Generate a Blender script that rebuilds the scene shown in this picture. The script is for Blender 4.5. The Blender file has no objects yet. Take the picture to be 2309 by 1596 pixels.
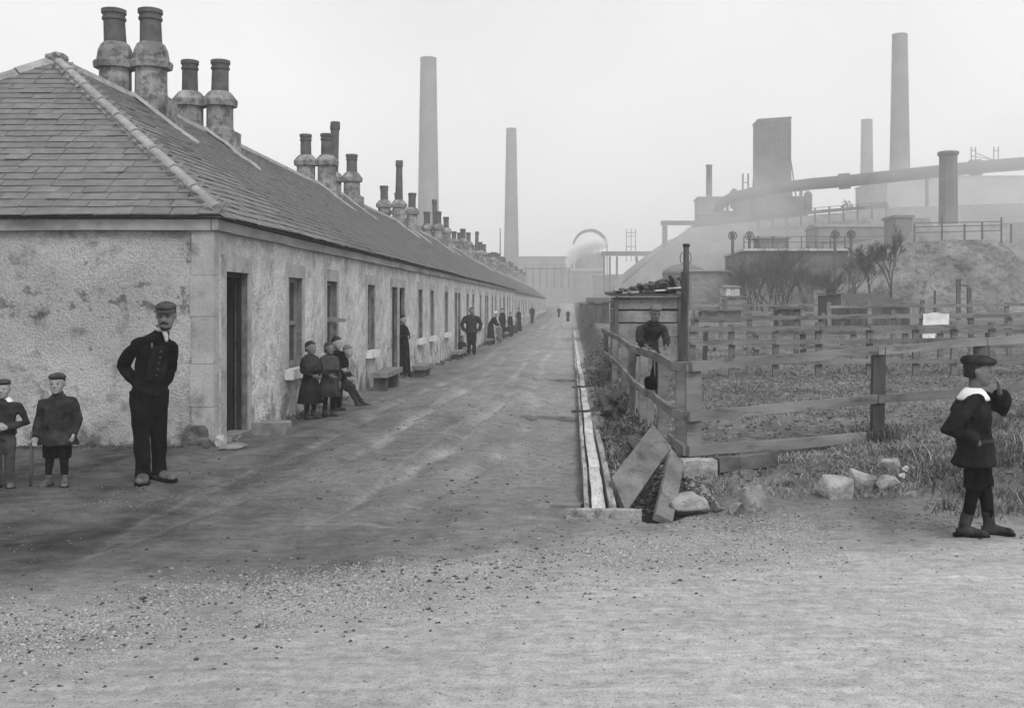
import bpy, math, random
import numpy as np
from mathutils import Vector, Matrix, noise
R = math.radians
random.seed(7); rng = np.random.default_rng(7)
sc = bpy.context.scene
col = sc.collection
# ------------------------------------------------------------------ camera, sky, sun, exposure
EYE, F, VX, VY = 1.65, 2500.0, 1290.0, 685.0        # eye height; focal length and vanishing point in pixels of a 2309 px wide print
cam = bpy.data.cameras.new('camera'); cob = bpy.data.objects.new('camera', cam); col.objects.link(cob)
cob.location = (0, 0, EYE); cob.rotation_euler = (R(90), 0, 0)
cam.sensor_width = 36; cam.lens = F / 2309 * 36
cam.shift_x = (1154.5 - VX) / 2309; cam.shift_y = (VY - 798) / 2309
cam.clip_start = .1; cam.clip_end = 6000
sc.camera = cob
SUN_EL, SUN_AZ = 48, 150
w = bpy.data.worlds.new('World'); sc.world = w; w.use_nodes = True
nt = w.node_tree; nt.nodes.clear()
sky = nt.nodes.new('ShaderNodeTexSky'); sky.sky_type = 'NISHITA'; sky.sun_disc = False
sky.sun_elevation = R(SUN_EL); sky.sun_rotation = R(SUN_AZ); sky.dust_density = 4; sky.air_density = 1
bw = nt.nodes.new('ShaderNodeRGBToBW')
ma = nt.nodes.new('ShaderNodeMath'); ma.operation = 'MULTIPLY_ADD'; ma.inputs[1].default_value = .55; ma.inputs[2].default_value = 5.0
bg = nt.nodes.new('ShaderNodeBackground'); bg.inputs[1].default_value = .15
wo = nt.nodes.new('ShaderNodeOutputWorld')
tcw = nt.nodes.new('ShaderNodeTexCoord'); nzw = nt.nodes.new('ShaderNodeTexNoise'); nzw.inputs['Scale'].default_value = 3.2; nzw.inputs['Detail'].default_value = 5
mrw = nt.nodes.new('ShaderNodeMapRange'); mrw.inputs[1].default_value = .3; mrw.inputs[2].default_value = .7; mrw.inputs[3].default_value = .90; mrw.inputs[4].default_value = 1.09
mw = nt.nodes.new('ShaderNodeMath'); mw.operation = 'MULTIPLY'
nt.links.new(tcw.outputs['Generated'], nzw.inputs['Vector']); nt.links.new(nzw.outputs['Fac'], mrw.inputs[0])
nt.links.new(sky.outputs[0], bw.inputs[0]); nt.links.new(bw.outputs[0], ma.inputs[0]); nt.links.new(ma.outputs[0], mw.inputs[0]); nt.links.new(mrw.outputs[0], mw.inputs[1])
nt.links.new(mw.outputs[0], bg.inputs[0]); nt.links.new(bg.outputs[0], wo.inputs[0])
sl = bpy.data.lights.new('sun', 'SUN'); sl.energy = 1.5; sl.angle = R(22); sl.color = (1, 1, 1)
so = bpy.data.objects.new('sun', sl); col.objects.link(so)
sd = Vector((math.sin(R(SUN_AZ)) * math.cos(R(SUN_EL)), math.cos(R(SUN_AZ)) * math.cos(R(SUN_EL)), math.sin(R(SUN_EL))))
so.rotation_euler = sd.to_track_quat('Z', 'Y').to_euler()
sc.view_settings.view_transform = 'Standard'; sc.view_settings.look = 'None'
sc.view_settings.gamma = 1; sc.view_settings.use_curve_mapping = False
sc.view_settings.exposure = 0.0
sc.render.engine = 'CYCLES'
sc.cycles.use_denoising = True
sc.cycles.max_bounces = 6; sc.cycles.volume_bounces = 2; sc.cycles.diffuse_bounces = 3
sc.cycles.sample_clamp_indirect = 4

# ------------------------------------------------------------------ helpers
def P(x, y, Y):                       # print pixel at distance Y -> point
    Y = far(Y); return Vector(((x - VX) / F * Y, Y, EYE - (y - VY) / F * Y))
def far(Y): return Y if Y < 105 else 105 + (Y - 105) * 1.5      # the works stand well back beyond the field
def G(x, y, z=0.0):                   # print pixel on level ground z -> point
    Y = F * (EYE - z) / (y - VY)
    return Vector(((x - VX) / F * Y, Y, z))
def ss(a, b, x):
    t = np.clip((np.asarray(x, float) - a) / (b - a), 0, 1); return t * t * (3 - 2 * t)
def vnoise(x, y, seed=0):
    x = np.asarray(x, float); y = np.asarray(y, float)
    xi = np.floor(x).astype(np.int64); yi = np.floor(y).astype(np.int64)
    u = x - xi; v = y - yi; u = u * u * (3 - 2 * u); v = v * v * (3 - 2 * v)
    def h(a, b):
        n = (a * 374761393 + b * 668265263 + seed * 1274126177) & 0xffffffff
        n = ((n ^ (n >> 13)) * 1274126177) & 0xffffffff
        return ((n ^ (n >> 16)) & 0xffff) / 65535.0
    return (h(xi, yi) * (1 - u) + h(xi + 1, yi) * u) * (1 - v) + (h(xi, yi + 1) * (1 - u) + h(xi + 1, yi + 1) * u) * v
def fbm(x, y, seed=0, o=4):
    s = 0; a = .5
    for i in range(o):
        s = s + a * (vnoise(x * 2 ** i, y * 2 ** i, seed + i * 17) - .5) * 2; a *= .5
    return s
def n3(p, s=1.0): return noise.noise(Vector(p) * s)

class MB:
    def __init__(s): s.v = []; s.f = []
    def add(s, vs, fs):
        o = len(s.v); s.v += [tuple(v) for v in vs]; s.f += [tuple(i + o for i in f) for f in fs]
    def box(s, lo, hi):
        (a, b, c), (d, e, f) = lo, hi
        s.add([(a, b, c), (d, b, c), (d, e, c), (a, e, c), (a, b, f), (d, b, f), (d, e, f), (a, e, f)],
              [(0, 3, 2, 1), (4, 5, 6, 7), (0, 1, 5, 4), (1, 2, 6, 5), (2, 3, 7, 6), (3, 0, 4, 7)])
    def beam(s, p, q, w, h, up=(0, 0, 1), n=1, wob=0.0, seed=0, taper=1.0):
        p = Vector(p); q = Vector(q); d = (q - p).normalized(); up = Vector(up)
        if abs(d.dot(up)) > .95: up = Vector((0, 1, 0))
        sx = d.cross(up).normalized(); uz = sx.cross(d).normalized()
        vs = []; fs = []
        for i in range(n + 1):
            t = i / n; c = p.lerp(q, t); k = 1 + (taper - 1) * t
            if wob:
                c = c + uz * wob * n3((t * 3.1 + seed, seed * 1.7, .3)) + sx * wob * n3((seed, t * 2.7 + 5, 1.3))
                k *= 1 + .12 * n3((t * 4 + seed * 3, 7.1, 2))
            for a, b in ((-1, -1), (1, -1), (1, 1), (-1, 1)): vs.append(c + sx * a * w / 2 * k + uz * b * h / 2 * k)
        for i in range(n):
            for k in range(4):
                a = i * 4 + k; b = i * 4 + (k + 1) % 4; fs.append((a, b, b + 4, a + 4))
        fs.append((3, 2, 1, 0)); m = n * 4; fs.append((m, m + 1, m + 2, m + 3))
        s.add(vs, fs)
    def rings(s, rings, cap=True):
        n = len(rings[0]); vs = [v for r in rings for v in r]; fs = []
        for i in range(len(rings) - 1):
            for k in range(n):
                a = i * n + k; b = i * n + (k + 1) % n; fs.append((a, b, b + n, a + n))
        if cap: fs.append(tuple(range(n - 1, -1, -1))); m = (len(rings) - 1) * n; fs.append(tuple(range(m, m + n)))
        s.add(vs, fs)
    def tube(s, pts, rad, n=8, cap=True, ref=(1, 0, 0)):
        pts = [Vector(p) for p in pts]; rs = []; m = len(pts)
        if not isinstance(rad, (list, tuple)): rad = [rad] * m
        sx = Vector(ref)
        for i in range(m):
            d = (pts[min(i + 1, m - 1)] - pts[max(i - 1, 0)])
            d = d.normalized() if d.length > 1e-9 else Vector((0, 0, 1))
            t = sx - d * sx.dot(d)
            if t.length < 1e-3: t = d.orthogonal()
            sx = t.normalized(); uy = d.cross(sx)
            r = rad[i]; rx, ry = r if isinstance(r, tuple) else (r, r)
            rs.append([pts[i] + sx * rx * math.cos(2 * math.pi * k / n) + uy * ry * math.sin(2 * math.pi * k / n) for k in range(n)])
        s.rings(rs, cap)
    def lathe(s, c, prof, n=12, cap=True, rot=0.0):   # prof: (r, z)
        c = Vector(c)
        s.rings([[c + Vector((r * math.cos(2 * math.pi * k / n + rot), r * math.sin(2 * math.pi * k / n + rot), z)) for k in range(n)] for r, z in prof], cap)
    def loft(s, rows, n=14):            # rows: (centre, rx, ry) level rings
        s.rings([[Vector(c) + Vector((rx * math.cos(2 * math.pi * k / n), ry * math.sin(2 * math.pi * k / n), 0)) for k in range(n)] for c, rx, ry in rows])
    def ell(s, c, r, n=10, m=7):
        c = Vector(c); rs = []
        for i in range(m):
            a = math.pi * (i + .02) / (m - 1 + .04) - math.pi / 2
            rs.append([c + Vector((r[0] * math.cos(a) * math.cos(2 * math.pi * k / n), r[1] * math.cos(a) * math.sin(2 * math.pi * k / n), r[2] * math.sin(a))) for k in range(n)])
        s.rings(rs)
    def xf(s, M):
        s.v = [tuple(M @ Vector(v)) for v in s.v]; return s
    def build(s, name, mat, parent=None, smooth=False):
        me = bpy.data.meshes.new(name); me.from_pydata(s.v, [], s.f); me.update()
        return link(name, me, mat, parent, smooth)
def link(name, me, mat, parent=None, smooth=False):
    o = bpy.data.objects.new(name, me); col.objects.link(o)
    if mat is not None and not me.materials: me.materials.append(mat)
    if smooth: me.polygons.foreach_set('use_smooth', [True] * len(me.polygons))
    if parent is not None:
        o.parent = parent
        if parent.type == 'EMPTY' and parent.parent is None: o.matrix_parent_inverse = Matrix.Translation(-Vector(parent.location))
    return o
def npmesh(name, v, f, mat, parent=None, smooth=False):   # equal sided faces
    me = bpy.data.meshes.new(name); v = np.asarray(v, np.float32); f = np.asarray(f, np.int32); k = f.shape[1]
    me.vertices.add(len(v)); me.vertices.foreach_set('co', v.ravel())
    me.loops.add(f.size); me.loops.foreach_set('vertex_index', f.ravel())
    me.polygons.add(len(f)); me.polygons.foreach_set('loop_start', np.arange(0, f.size, k, dtype=np.int32))
    me.update(calc_edges=True); me.validate()
    return link(name, me, mat, parent, smooth)
def tag(o, label=None, cat=None, group=None, kind=None):
    if label: o['label'] = label
    if cat: o['category'] = cat
    if group: o['group'] = group
    if kind: o['kind'] = kind
    return o
def thing(name, label, cat, loc=(0, 0, 0), group=None):
    o = bpy.data.objects.new(name, None); col.objects.link(o); o.location = loc; o.empty_display_size = .1
    return tag(o, label, cat, group)

# ------------------------------------------------------------------ materials (a grey print: every colour is neutral)
def mat(name, a, b, scale=3.0, detail=6.0, rough=.92, bump=0.0, bscale=40.0, stretch=(1, 1, 1), speck=None, rand=0.0,
        attr=None, spec=.15, bdist=.01, blot=None, bdet=4.0, vor=None, lo=.35, hi=.65, band=None, streak=None):
    m = bpy.data.materials.new(name); m.use_nodes = True; t = m.node_tree; t.nodes.clear(); N = t.nodes.new; L = t.links.new
    out = N('ShaderNodeOutputMaterial'); b_ = N('ShaderNodeBsdfPrincipled'); L(b_.outputs[0], out.inputs[0])
    b_.inputs['Roughness'].default_value = rough; b_.inputs['Specular IOR Level'].default_value = spec
    tc = N('ShaderNodeTexCoord'); mp = N('ShaderNodeMapping'); mp.inputs['Scale'].default_value = stretch; L(tc.outputs['Object'], mp.inputs[0])
    src = mp.outputs[0]
    if rand:
        oi = N('ShaderNodeObjectInfo'); vm = N('ShaderNodeVectorMath'); vm.operation = 'ADD'
        cb = N('ShaderNodeCombineXYZ'); mu = N('ShaderNodeMath'); mu.operation = 'MULTIPLY'; mu.inputs[1].default_value = 40
        L(oi.outputs['Random'], mu.inputs[0]); L(mu.outputs[0], cb.inputs[0]); L(mu.outputs[0], cb.inputs[1]); L(src, vm.inputs[0]); L(cb.outputs[0], vm.inputs[1]); src = vm.outputs[0]
    def nz(sc_, det=6.0, rg=.6):
        n = N('ShaderNodeTexNoise'); n.inputs['Scale'].default_value = sc_; n.inputs['Detail'].default_value = det; n.inputs['Roughness'].default_value = rg
        L(src, n.inputs['Vector']); return n.outputs['Fac']
    def mr(i, f0, f1, t0, t1):
        n = N('ShaderNodeMapRange'); n.inputs[1].default_value = f0; n.inputs[2].default_value = f1; n.inputs[3].default_value = t0; n.inputs[4].default_value = t1
        L(i, n.inputs[0]); return n.outputs[0]
    def mth(op, i, j):
        n = N('ShaderNodeMath'); n.operation = op; L(i, n.inputs[0])
        if isinstance(j, (int, float)): n.inputs[1].default_value = j
        else: L(j, n.inputs[1])
        return n.outputs[0]
    v = mr(nz(scale, detail), lo, hi, a, b)
    if attr:
        at = N('ShaderNodeAttribute'); at.attribute_name = attr; v = mth('MULTIPLY', v, at.outputs['Fac'])
    if rand: v = mth('MULTIPLY', v, mr(oi.outputs['Random'], 0, 1, 1 - rand, 1 + rand))
    for sp in ([speck] if isinstance(speck, tuple) else (speck or [])):   # (scale, lo, hi, factor at lo)
        v = mth('MULTIPLY', v, mr(nz(sp[0], 3.0, .7), sp[1], sp[2], sp[3], 1.0))
    if blot: v = mth('MULTIPLY', v, mr(nz(blot[0], 5.0, .65), blot[1], blot[2], blot[3], 1.0))
    if streak:                           # (x scale, y scale, low factor, high factor)
        m2 = N('ShaderNodeMapping'); m2.inputs['Scale'].default_value = (streak[0], streak[1], 1); m2.inputs['Rotation'].default_value = (0, 0, R(streak[4])); L(tc.outputs['Object'], m2.inputs[0])
        n_ = N('ShaderNodeTexNoise'); n_.inputs['Scale'].default_value = 1; n_.inputs['Detail'].default_value = 6; n_.inputs['Roughness'].default_value = .6; L(m2.outputs[0], n_.inputs['Vector'])
        v = mth('MULTIPLY', v, mr(n_.outputs['Fac'], .32, .68, streak[2], streak[3]))
    for band in ([band] if isinstance(band, tuple) else (band or [])):                             # ragged stains gathered at one height: (z, half width, noise scale, factor)
        sx = N('ShaderNodeSeparateXYZ'); L(tc.outputs['Object'], sx.inputs[0])
        d_ = mth('ABSOLUTE', mth('SUBTRACT', sx.outputs['Z'], band[0]), 0); bm_ = mr(d_, 0, band[1], .16, 0)
        v = mth('MULTIPLY', v, mr(mth('ADD', nz(band[2], 4.0, .6), bm_), .66 - (band[4] if len(band) > 4 else 0), .73, 1.0, band[3]))
    L(v, b_.inputs['Base Color'])
    if bump:
        bp = N('ShaderNodeBump'); bp.inputs['Strength'].default_value = bump; bp.inputs['Distance'].default_value = bdist
        hgt = nz(bscale, bdet, .65)
        if vor:
            vo = N('ShaderNodeTexVoronoi'); vo.inputs['Scale'].default_value = vor[0]; L(src, vo.inputs['Vector'])
            hgt = mth('ADD', hgt, mr(vo.outputs['Distance'], 0, .7, vor[1], 0))
        L(hgt, bp.inputs['Height']); L(bp.outputs[0], b_.inputs['Normal'])
    return m
MT = {}
MT['harl'] = mat('harling', .36, .51, 1.1, 7, bump=.9, bscale=34, bdist=.028, speck=[(34, .38, .52, .82), (85, .36, .5, .6)], blot=(.7, .30, .44, .84), band=[(1.68, .30, 7.5, .5), (-.02, .34, 3.5, .36, .10), (2.5, .35, 3.0, .7, .06)])
MT['lime'] = mat('limewash', .48, .68, 1.4, 8, bump=1.0, bscale=14, bdist=.035, speck=[(9, .34, .48, .78), (34, .36, .5, .62), (80, .36, .5, .62)], blot=(1.3, .34, .46, .76), vor=(3.2, .9), band=[(.1, .9, 3.0, .5, .04), (2.5, .5, 2.6, .72, .05)])
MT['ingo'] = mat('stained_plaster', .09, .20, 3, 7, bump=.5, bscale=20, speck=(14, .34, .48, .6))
MT['quoin'] = mat('dressed_stone', .28, .41, 2.5, 8, bump=.35, bscale=30, speck=[(40, .34, .48, .75)], blot=(2.2, .36, .47, .62))
MT['fascia'] = mat('weathered_board', .22, .34, 3, 6, bump=.3, bscale=20, stretch=(1, .3, 1), blot=(1.2, .35, .5, .7))
MT['slate'] = mat('slate', .118, .172, 5, 6, rough=.7, bump=.4, bscale=30, rand=.09, spec=.3, speck=(14, .3, .42, .75))
MT['slates'] = mat('slate_field', .115, .175, 3.5, 7, rough=.7, bump=.4, bscale=30, spec=.3, speck=(9, .32, .46, .75), blot=(.6, .35, .5, .8))
MT['fillet'] = mat('lime_mortar', .36, .5, 5, 6, bump=.5, bscale=25)
MT['hip'] = mat('hip_stone', .22, .31, 4, 6, bump=.4, bscale=25, rand=.1, speck=(16, .32, .44, .7))
MT['cement'] = mat('cement_render', .14, .34, 2.2, 8, bump=.8, bscale=22, speck=[(6, .36, .52, .42), (30, .34, .5, .65)])
MT['pot'] = mat('fired_clay', .06, .11, 4, 6, rough=.7, bump=.15, bscale=30)
MT['black'] = mat('painted_dark', .006, .012)  # near-black colour standing for the darkness inside rooms and hut
MT['door'] = mat('door_boards', .012, .035, 3, 6, rough=.75, stretch=(1, 1, .2), bump=.4, bscale=16)
MT['wood_d'] = mat('old_dark_timber', .035, .10, 4, 7, bump=.6, bscale=18, stretch=(1, 1, .25), rand=.15)
MT['rail'] = mat('weathered_rail', .10, .23, 3, 8, bump=.7, bscale=22, stretch=(.25, .25, 1), rand=.2, speck=(9, .34, .46, .6))
MT['board'] = mat('grey_board', .15, .28, 3, 8, bump=.5, bscale=24, stretch=(1, .4, 1), rand=.12, speck=[(12, .33, .45, .65), (60, .34, .5, .7)])
MT['slab'] = mat('grimy_board', .11, .22, 3, 8, bump=.6, bscale=24, stretch=(1, .5, 1), rand=.1, speck=[(7, .33, .47, .6), (60, .34, .5, .7)])
MT['pale'] = mat('pale_new_timber', .38, .62, 5, 8, bump=.5, bscale=24, stretch=(1, .15, 1), rand=.14, speck=[(8, .33, .47, .5), (40, .34, .5, .7)])
MT['drainside'] = mat('muddy_timber', .18, .42, 5, 8, bump=.6, bscale=24, stretch=(1, .15, 1), rand=.2, speck=[(8, .35, .5, .45), (40, .34, .5, .7)])
MT['sash'] = mat('painted_sash', .14, .22, 6, 4)
MT['pane'] = mat('window_glass', .02, .035, 3, 3, rough=.12, spec=.5)
MT['sill'] = mat('whitened_stone', .5, .68, 5, 6, bump=.5, bscale=16, speck=(9, .35, .45, .7))
MT['stone'] = mat('rough_stone', .16, .36, 5, 8, bump=.9, bscale=14, rand=.15, bdist=.03, speck=(14, .34, .45, .6))
MT['stone_d'] = mat('dark_stone', .05, .13, 4, 7, bump=.8, bscale=14, rand=.2, bdist=.02)
MT['bench'] = mat('worn_slab', .12, .24, 5, 6, bump=.5, bscale=16)
MT['brick'] = mat('sooty_brick', .10, .17, .25, 6, bump=.2, bscale=4)
MT['iron'] = mat('rusty_iron', .06, .12, .4, 5, rough=.7)
MT['works_l'] = mat('pale_works_wall', .22, .34, .15, 7)
MT['iron_d'] = mat('dark_iron', .02, .05, 3, 5, rough=.65)
MT['works'] = mat('works_wall', .11, .20, .3, 7, bump=.2, bscale=2)
MT['slag'] = mat('slag_bank', .13, .24, .12, 8, bump=.8, bscale=1.2, bdist=.4, speck=(.9, .35, .5, .7))
MT['mound'] = mat('scrub_bank', .11, .27, .5, 9, bump=1.0, bscale=3, bdist=.3, speck=[(2.2, .36, .52, .45), (6, .36, .5, .7)])  # tone raised, low haze painted into the bank
MT['bankwall'] = mat('retaining_wall', .08, .15, .3, 6, bump=.5, bscale=4, bdist=.1)  # wall colour lightened to carry haze near the ground
MT['coping'] = mat('pale_coping', .4, .5, 1)
MT['bark'] = mat('bark', .035, .07, 4, 5)
MT['twig'] = mat('bare_twig', .045, .075, 1, 3)
MT['grass'] = mat('dry_grass', .12, .38, 14, 4, rough=.95, lo=.3, hi=.7)
MT['grass_d'] = mat('rank_grass', .04, .16, 9, 4, rough=.95, lo=.3, hi=.7)
MT['straw'] = mat('dead_stalk', .5, .65, 9, 3)
MT['pebble'] = mat('road_metal', .20, .48, 55, 2, lo=.3, hi=.7)
MT['pebble_d'] = mat('dull_pebble', .09, .30, 55, 2, lo=.3, hi=.75)
MT['clod'] = mat('dark_clod', .025, .10, 40, 2)
MT['cloth_k'] = mat('black_cloth', .004, .011, 8, 5, rough=.95, bump=.8, bscale=20, spec=.03, bdist=.02)
MT['cloth_d'] = mat('dark_cloth', .007, .022, 8, 5, rough=.95, bump=.8, bscale=20, spec=.03, bdist=.02)
MT['cloth_m'] = mat('worn_serge', .014, .044, 10, 6, rough=.95, bump=.8, bscale=20, spec=.03, bdist=.02)
MT['cloth_g'] = mat('grey_cloth', .09, .15, 8, 5, rough=.95, bump=.4, bscale=26, spec=.08)
MT['cloth_w'] = mat('white_linen', .6, .75, 8, 4, rough=.9, bump=.2, bscale=20)
MT['skin'] = mat('skin', .24, .33, 8, 3, rough=.6, spec=.25)
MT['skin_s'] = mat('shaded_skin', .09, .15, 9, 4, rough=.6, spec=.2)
MT['skin_l'] = mat('fair_skin', .22, .31, 8, 3, rough=.6, spec=.25)
MT['skin_d'] = mat('darkened_skin', .11, .19, 9, 4, rough=.6, spec=.25)  # skin tone lowered, with face shading put into the colour
MT['linen'] = mat('neck_linen', .30, .45, 8, 4)
MT['cap_l'] = mat('pale_tweed', .075, .13, 20, 4, bump=.3, bscale=60)
MT['cloth_t'] = mat('grey_trouser', .04, .085, 8, 5, rough=.95, bump=.8, bscale=20, spec=.03)
MT['cap_g'] = mat('cap_tweed', .03, .065, 20, 4, bump=.3, bscale=60)
MT['hair'] = mat('dark_hair', .012, .03, 30, 3, rough=.7)
MT['hair_g'] = mat('fair_hair', .10, .16, 30, 3, rough=.7)
MT['eye'] = mat('eye', .03, .05, 5, 1, rough=.3)
MT['boot'] = mat('scuffed_boot', .012, .05, 14, 4, rough=.85, spec=.04)
MT['boot_l'] = mat('dusty_boot', .05, .13, 14, 4, rough=.8)
MT['paper'] = mat('white_sheet', .62, .78, 6, 4, speck=(18, .33, .42, .75))

def rock(name, label, cat, c, size, seed=0, m='stone', group=None, rot=0.0, sub=2, parent=None, sharp=.28):
    import bmesh
    bm = bmesh.new(); bmesh.ops.create_icosphere(bm, subdivisions=sub, radius=1)
    M = Matrix.Rotation(rot, 4, 'Z')
    for v in bm.verts:
        p = v.co.copy(); k = 1 + sharp * noise.noise(p * 1.3 + Vector((seed * 3.7, 0, 0))) + sharp * .5 * noise.noise(p * 3.1 + Vector((0, seed * 1.9, 0)))
        p = Vector((max(-.78, min(.78, p.x)), max(-.78, min(.78, p.y)), max(-.72, min(.72, p.z)))) * k * 1.18
        v.co = M @ Vector((p.x * size[0], p.y * size[1], p.z * size[2]))
    me = bpy.data.meshes.new(name); bm.to_mesh(me); bm.free()
    o = link(name, me, MT[m], parent)
    if parent is None: o.location = c; tag(o, label, cat, group)
    return o
# ------------------------------------------------------------------ terrain
def gy(y): return np.interp(y, [-200, 0, 15, 23, 32, 60, 80, 110, 170, 260, 600, 3000], [0, 0, 0, -.09, -.2, -.3, -.28, -.1, .45, 1.2, 3, 5])
def fz(y): return np.interp(y, [0, 8, 10.5, 12, 20, 45, 70, 120, 200, 600, 3000], [0, 0, .12, .14, .2, .48, .8, 1.3, 2, 3, 5])
def edgeY(x): return 8.12 + .17 * (np.asarray(x, float) - 1) + .18 * np.sin(np.asarray(x, float) * 1.9)
def side_w(x, y):
    x = np.asarray(x, float); y = np.asarray(y, float); e = edgeY(x); q = e + 1.0 + .28 * fbm(x * 1.9, y * .6, 81, 3); k = ss(1.0, 1.5, x) * (1 - ss(4.2, 5.2, x))
    return ss(.5, 1.2, x) * ((1 - k) * ss(e - .15, e + 2.3, y) + k * (.30 * ss(e - .1, e + 1.0, y) + .45 * ss(q, q + .13, y) + .25 * ss(e + 1.1, e + 2.4, y)))
def hgt(x, y, fine=True):
    x = np.asarray(x, float); y = np.asarray(y, float)
    w_ = side_w(x, y)
    h = gy(y) * (1 - w_) + (fz(y) + .10 * ss(1.5, 5, x)) * w_
    st = ss(-4.3, -3.2, x) * (1 - ss(-.6, .1, x)) * ss(8, 12, y)
    h = h + .05 * st * np.cos((x + 2) * .9) - .03 * ss(-.7, -.2, x) * (1 - ss(.0, .1, x)) * ss(9, 11, y)
    d = ss(8.75, 9.1, y) * (1 - ss(26, 36, y))
    h = h - .17 * d * np.exp(-((x - .68) / .2) ** 2)
    h = h - .60 * np.exp(-((x - .68) / .15) ** 2 - ((y - 9.35) / .5) ** 2)
    h = h - .07 * d * ss(.04, .1, x) * (1 - ss(.36, .42, x))
    near = np.exp(-np.maximum(y - 25, 0) / 20)
    h = h + .030 * near * fbm(x * .8, y * .8, 3, 3) * (1 + .5 * w_)
    if fine:
        h = h + near * (.016 + .03 * w_) * fbm(x * 4, y * 4, 5, 4) + near * (1 - w_) * ss(6.5, 9, y) * (.022 * fbm((x + .35 * y) * 3.2, (y - .35 * x) * .45, 57, 5) + .02 * fbm((x - .12 * y) * 4.5, y * .35, 58, 5) + .012 * fbm(x * 1.5, y * 6, 59, 4))
        for a, c in ((-2.9, .20), (-1.35, .22), (-2.2, .12), (-.75, .13)):   # cart ruts wandering up the street
            xc = a + .13 * np.sin(y * .16 + a) + .05 * np.sin(y * .53 + 2 * a) - .9 * ss(13, 6.5, y)
            h = h - .038 * np.exp(-((x - xc) / .09) ** 2) * ss(7, 10, y) * near
    return h
def track(x, y, pts, w_):              # wheel scratches across the earth, as a distance to a polyline
    d = np.full(np.shape(x), 9.0)
    for (ax, ay), (bx, by) in zip(pts[:-1], pts[1:]):
        L2 = (bx - ax) ** 2 + (by - ay) ** 2; u = np.clip(((x - ax) * (bx - ax) + (y - ay) * (by - ay)) / L2, 0, 1)
        d = np.minimum(d, np.hypot(x - ax - u * (bx - ax), y - ay - u * (by - ay)))
    return np.exp(-(d / w_) ** 2)
TRACKS = [[tuple(G(a, b)[:2]) for a, b in t_] for t_ in (((225, 1238), (325, 1173), (450, 1118), (575, 1063), (700, 1010), (830, 950)), ((690, 1193), (750, 1158), (850, 1098), (950, 1023), (1050, 948), (1120, 880), (1190, 800)),
    ((640, 1182), (760, 1178), (880, 1181)), ((180, 1268), (360, 1196), (520, 1130)), ((880, 1090), (1000, 1030), (1090, 960), (1150, 890)), ((700, 1090), (860, 1000), (960, 930), (1050, 850)), ((60, 1500), (320, 1465), (700, 1420), (1000, 1400)), ((1250, 1405), (1600, 1370), (2000, 1315), (2309, 1285)), ((900, 1560), (1400, 1500), (2000, 1455)))]
def H(x, y): return float(hgt(np.array([x]), np.array([y]))[0])
def axis(parts):
    a = []
    for lo, hi, n in parts: a += list(np.linspace(lo, hi, n, endpoint=False))
    a.append(parts[-1][1]); return np.array(a)
gx = np.concatenate([[-1500, -900, -500, -250, -120, -60, -30, -18, -12], axis([(-9, -5, 55), (-5, 5.5, 230), (5.5, 10, 70), (10, 18, 50)]), [22, 28, 36, 48, 65, 90, 130, 200, 320, 520, 900, 1500]])
gyv = np.concatenate([[-120, -40, -12, -4, 0], axis([(2.5, 4, 14), (4, 13, 200), (13, 22, 110), (22, 40, 100), (40, 80, 80)]), [84, 90, 98, 108, 120, 140, 165, 200, 260, 340, 480, 700, 1100, 1600, 2400]])
XX, YY = np.meshgrid(gx, gyv); ZZ = hgt(XX, YY)
# ground albedo: dust of the carriageway, trodden earth of the street, gravel spread, turf, with relief shade painted in
Wd = side_w(XX, YY)
yb = np.interp(XX, [-9, -6, -2.8, -1, .6, 3, 6, 12], [3.0, 3.9, 5.1, 6.2, 7.2, 7.9, 8.4, 9.4]) + .35 * fbm(XX * .8, YY * .8, 31, 4)
lf = 1 - ss(-3.5, .5, XX); dust = 1 - ss(-.5 - .5 * lf, .45 + 2.3 * lf, YY - yb + (.5 + .9 * lf) * fbm(XX * 1.7, YY * 2.4, 33, 5))
n1 = fbm(XX * 1.1, YY * .8, 41, 5); n2 = fbm(XX * 3.5, YY * 1.0, 43, 5); n4 = fbm(XX * 9, YY * 7, 47, 3)
streaks = fbm((XX + .22 * YY) * 2.2, (YY - .2 * XX) * 7, 53, 4)
earth = np.interp(XX, [-9, -4.5, -3.5, -2.3, -.9, -.1], [.08, .08, .10, .155, .195, .215]) + .05 * n1 + .045 * n2
earth = earth + np.interp(YY, [7, 11, 18, 30, 60], [-.015, 0, .045, .065, .07]) + .03 * fbm((XX + .35 * YY) * 3.2, (YY - .35 * XX) * .45, 57, 5) + .03 * fbm((XX - .12 * YY) * 4.5, YY * .35, 58, 5) + .05 * fbm(XX * 5, YY * 9, 60, 4)  # streaks reuse the relief noise: shade of hollows put into the tone
rut = 0
for a in (-2.9, -1.35, -2.2, -.75):
    xc = a + .13 * np.sin(YY * .16 + a) + .05 * np.sin(YY * .53 + 2 * a) - .9 * ss(13, 6.5, YY)
    rut = rut + np.exp(-((XX - xc) / .11) ** 2)
earth = earth + .05 * rut * ss(7.5, 11, YY) * np.clip(.7 + 2.2 * n2, 0, 2) - .022 * np.clip(fbm(XX * 2.2, YY * .8, 66, 4) * 2, 0, 1)
dusty = np.interp(XX, [-6, -3, 0, 2.5, 5], [.32, .345, .41, .47, .50]) + .035 * n1 + .05 * fbm(XX * 1.3 + .2 * YY, YY * 4.5, 68, 5) - .06 * np.clip(fbm(XX * 2.6, YY * 9, 69, 4) * 2.2 - .35, 0, 1) + np.interp(YY, [3.5, 5, 7, 8.5], [.03, .02, -.02, -.06])
gb = ss(-.45, .0, YY - yb) * (1 - ss(.5, 1.1, YY - yb)) * ss(-4.6, -2.8, XX) * (1 - ss(.8, 1.9, XX))
trk = 0
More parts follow.
